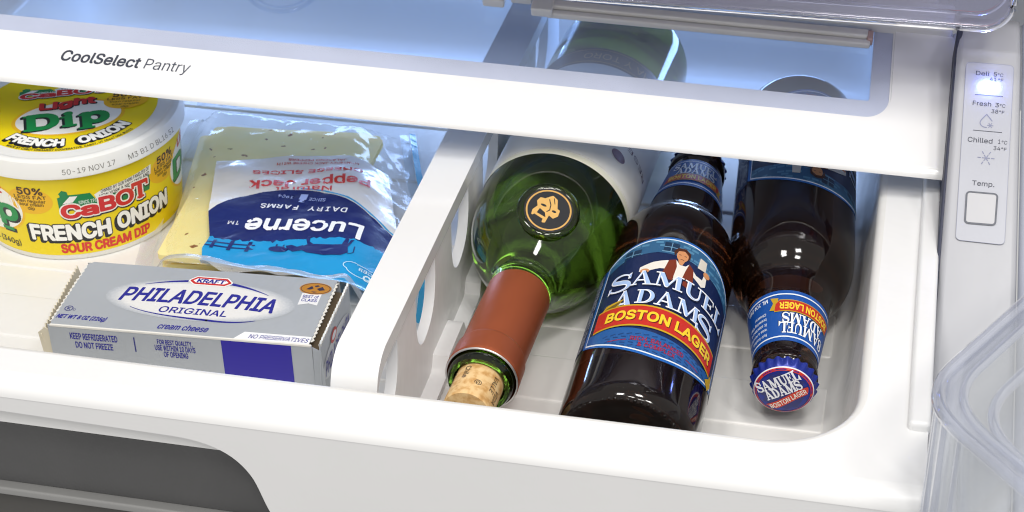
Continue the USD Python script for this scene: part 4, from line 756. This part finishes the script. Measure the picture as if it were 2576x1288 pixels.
obj(Bg, 'clear_film', trimesh.Trimesh(fv, np.vstack([q_[:, [0, 1, 2]], q_[:, [0, 2, 3]]]), process=False), pane('bag_film', (.985, .988, .99), .14, .02, .22, .08, 40.), True)
FV = fv.reshape(nt, ns, 3)
milky = pane('seal_film', (.88, .90, .93), .2, .06, .4, .2, 70., (.30, (.80, .81, .82)))
obj(Bg, 'side_seal', loft([FV[:, 0] + [-.0025, 0, .0004], FV[:, 2] + [0, 0, .0007], FV[:, 5] + [0, 0, .0008]], False), milky, True)
obj(Bg, 'front_seal', loft([FV[0] + [0, -.0030, -.0004], FV[2] + [0, 0, .0008], FV[6] + [0, 0, .0009]], False), milky, True)

seam = along(Rc, np.linspace(.10, 1, 40)); sn = np.gradient(seam, axis=0); sn /= np.linalg.norm(sn, axis=1, keepdims=True); sn = np.column_stack([sn[:, 1], -sn[:, 0]])
sz = hb(seam[:, 0] - .004, seam[:, 1])
def strip(o0, o1, dz, name, m_):
    a = np.column_stack([seam + sn * o0, sz + dz]) - BO; b = np.column_stack([seam + sn * o1, sz + dz * .8]) - BO; n_ = len(a); k = np.arange(n_ - 1)
    obj(Bg, name, trimesh.Trimesh(np.vstack([a, b]), np.vstack([np.column_stack([k, k + n_, k + 1]), np.column_stack([k + 1, k + n_, k + n_ + 1])]), process=False), m_, True)
strip(-.003, .0006, .0042, 'zip_seam', shiny('#2f9cc4', 'zip_blue')); strip(-.0085, -.0035, .0038, 'zip_track', pane('zip_clear', (.88, .93, .97), .16, .05, .4, .2, 90., (.16, (.72, .80, .88))))
hd = bez([(-.262, .307), (-.235, .321), (-.18, .315), (-.126, .315)], 24); hz = .012 + .0012 * np.sin(np.arange(24) * .9)
hm = loft([np.column_stack([hd, hz]) - BO, np.column_stack([hd + [0, .012], hz + .003]) - BO, np.column_stack([hd + [.002, .034], hz - .004]) - BO], False)
obj(Bg, 'folded_header', hm, pane('header_film', (.90, .94, .98), .16, .06, .4, .25, 60., (.20, (.70, .76, .86))), True)
prt(Bg, 'header_lettering', [affinity.rotate(ell(-196 + 16 * k, 324, 6, 1.2), -4) for k in range(2)], '#2a4a8c', lambda p, h: np.column_stack([p[:, 0] * .001 - BO[0], p[:, 1] * .001 - BO[1], np.full(len(p), .0195)]), 0)

# ================================================================== clear bins
UB = thing('deli_bin', 'clear plastic bin with rounded corner above the cover at the top right', 'bin', (0, .20, .153))
prf = np.array(rrect(-.36, .1868, 0, .13, [.013, .004, .004, .004], 10)); inn = np.array(rrect(-.3575, .1843, .0025, .14, [.0112, .003, .003, .003], 10))
front = Polygon(prf)
UW = pane('bin_wall', (.84, .85, .93), .14, .05, .45, .05, 20., (.12, (.62, .62, .72)))
obj(UB, 'front_wall', extrude(front, .0004, (0, .0010, 0), (1, 0, 0), (0, 0, 1)), UW)
path = rrect(-.36, .1868, 0, .16, [.013, .004, .004, .004], 10)
bead = [tuple(x) for x in rrect(-.36, .1868, 0, .30, [.013, .004, .004, .004], 10)]
obj(UB, 'front_edge', tube(np.column_stack([np.array(bead)[:, 0], np.zeros(len(bead)), np.array(bead)[:, 1]]), .0017, 8, True), CLEAR, True)
obj(UB, 'inner_edge', tube(np.column_stack([np.array(bead)[:, 0] * .985, np.full(len(bead), .006), np.array(bead)[:, 1] + .0045]), .0010, 8, True), CLEAR, True)
rg = [np.column_stack([prf[:, 0], np.full(len(prf), y), prf[:, 1]]) for y in (.001, .15)]
obj(UB, 'side_shell', loft(rg, True), UW, 40)
Pk = thing('food_packet', 'pale lilac wrapped packet lying inside the clear bin at the top', 'packet', (-.02, .235, .1575))
def cushion(lx, ly, lz, seed, n=28):
    t = trimesh.creation.icosphere(4, 1.0); v = t.vertices; e = .55
    v = np.sign(v) * np.abs(v) ** e; v = v / np.abs(v).max(0) * [lx / 2, ly / 2, lz / 2]; v[:, 2] += lz / 2
    t.vertices = v + (meshkit.fbm(v * 60, 3, seed) - .5)[:, None] * np.array([.004, .004, .003]); return t
obj(Pk, 'wrapper', cushion(.36, .09, .05, 4), plastic('packet_wrap', (.52, .49, .55), .4, bump=.3, scale=60., vary=.12), True)
Rd = thing('food_packet', 'red wrapped packet peeking in at the top edge above the clear bin corner', 'packet', (.168, .232, .1668))
obj(Rd, 'wrapper', cushion(.016, .03, .03, 8), plastic('red_wrap', (.62, .10, .10), .4, vary=.1), True)

DB = thing('door_bin', 'clear plastic door shelf with a rounded corner, in front at the lower right', 'door shelf', (.1648, -.0324, .12))
a0, cn, b0 = np.array([.0304, .0629]), np.array([-.0070, -.0040]), np.array([.0540, -.0770])
a0 = a0 + (a0 - cn) * 1.5; b0 = b0 + (b0 - cn) * 1.5
d1, d2 = (a0 - cn) / np.linalg.norm(a0 - cn), (b0 - cn) / np.linalg.norm(b0 - cn)
def bin_path(off, r=.026):
    bis = (d1 + d2) / np.linalg.norm(d1 + d2); c = cn + bis * off * 1.35; p, q = c + d1 * r, c + d2 * r
    return np.vstack([np.linspace(a0 + bis * off * 1.35, p, 6)[:-1], bez([p, c + (p - c) * .3, c + (q - c) * .3, q], 16), np.linspace(q, b0 + bis * off * 1.35, 6)[1:]])
P0 = bin_path(0.)
up3 = lambda p, z: np.column_stack([p, np.full(len(p), z)])
BW_ = pane('door_bin_wall', (.95, .96, .97), .08, .05, .55, 0, 30., (.10, (.80, .82, .84)))
BR_ = pane('door_bin_rim', (.91, .93, .98), .05, .16, .95, 0, 30., (.10, (.80, .81, .86)))
obj(DB, 'rim_bead', tube(up3(P0, 0), .0026, 12), BR_, True)
obj(DB, 'rim_flange', loft([up3(P0, .0012), up3(bin_path(.0055), .0012), up3(bin_path(.0062), 0), up3(bin_path(.0055), -.0016), up3(P0, -.0016)], False), BR_, 40)
obj(DB, 'inner_bead', tube(up3(bin_path(.0066), -.0002), .0018, 10), BR_, True)
obj(DB, 'outer_wall', loft([up3(P0, -.001), up3(P0, -.02), up3(bin_path(.0015), -.085)], False), BW_, True)
obj(DB, 'inner_wall', loft([up3(bin_path(.0060), -.001), up3(bin_path(.0070), -.02), up3(bin_path(.0085), -.045), up3(bin_path(.0125), -.085)], False), BW_, True)
obj(DB, 'inner_ledge', tube(up3(bin_path(.0150), -.0085), .0022, 10), BR_, True)

cpath = bin_path(.0004); cm = [cpath[k] for k in (7, 10, 13, 16, 19)]
for k, p in enumerate(cm):
    zz = np.linspace(-.003, -.085, 8); obj(DB, 'corner_rib', tube(np.column_stack([np.full(8, p[0]), np.full(8, p[1]), zz]), (.0011, .0016, .0012, .0017, .0010)[k], 8), BR_, True)  # tubes added as bright vertical highlights down the clear corner
obj(DB, 'second_wall', loft([up3(bin_path(.0028), -.002), up3(bin_path(.0036), -.085)], False), BW_, True)  # extra clear layer added to give the wall more reflections
a_ = np.linspace(0, 2 * PI, 48, endpoint=False)
for r_, w_ in ((.0165, .0011), (.0135, .0006)):
    obj(K, 'embossed_ring', tube(np.column_stack([-.1165 + 1.15 * r_ * np.cos(a_), .0800 + r_ * np.sin(a_), np.full(48, -.0031)]), w_, 8, True), pane('embossed_clear', (.93, .96, 1.0), .05, .08, .7), True)
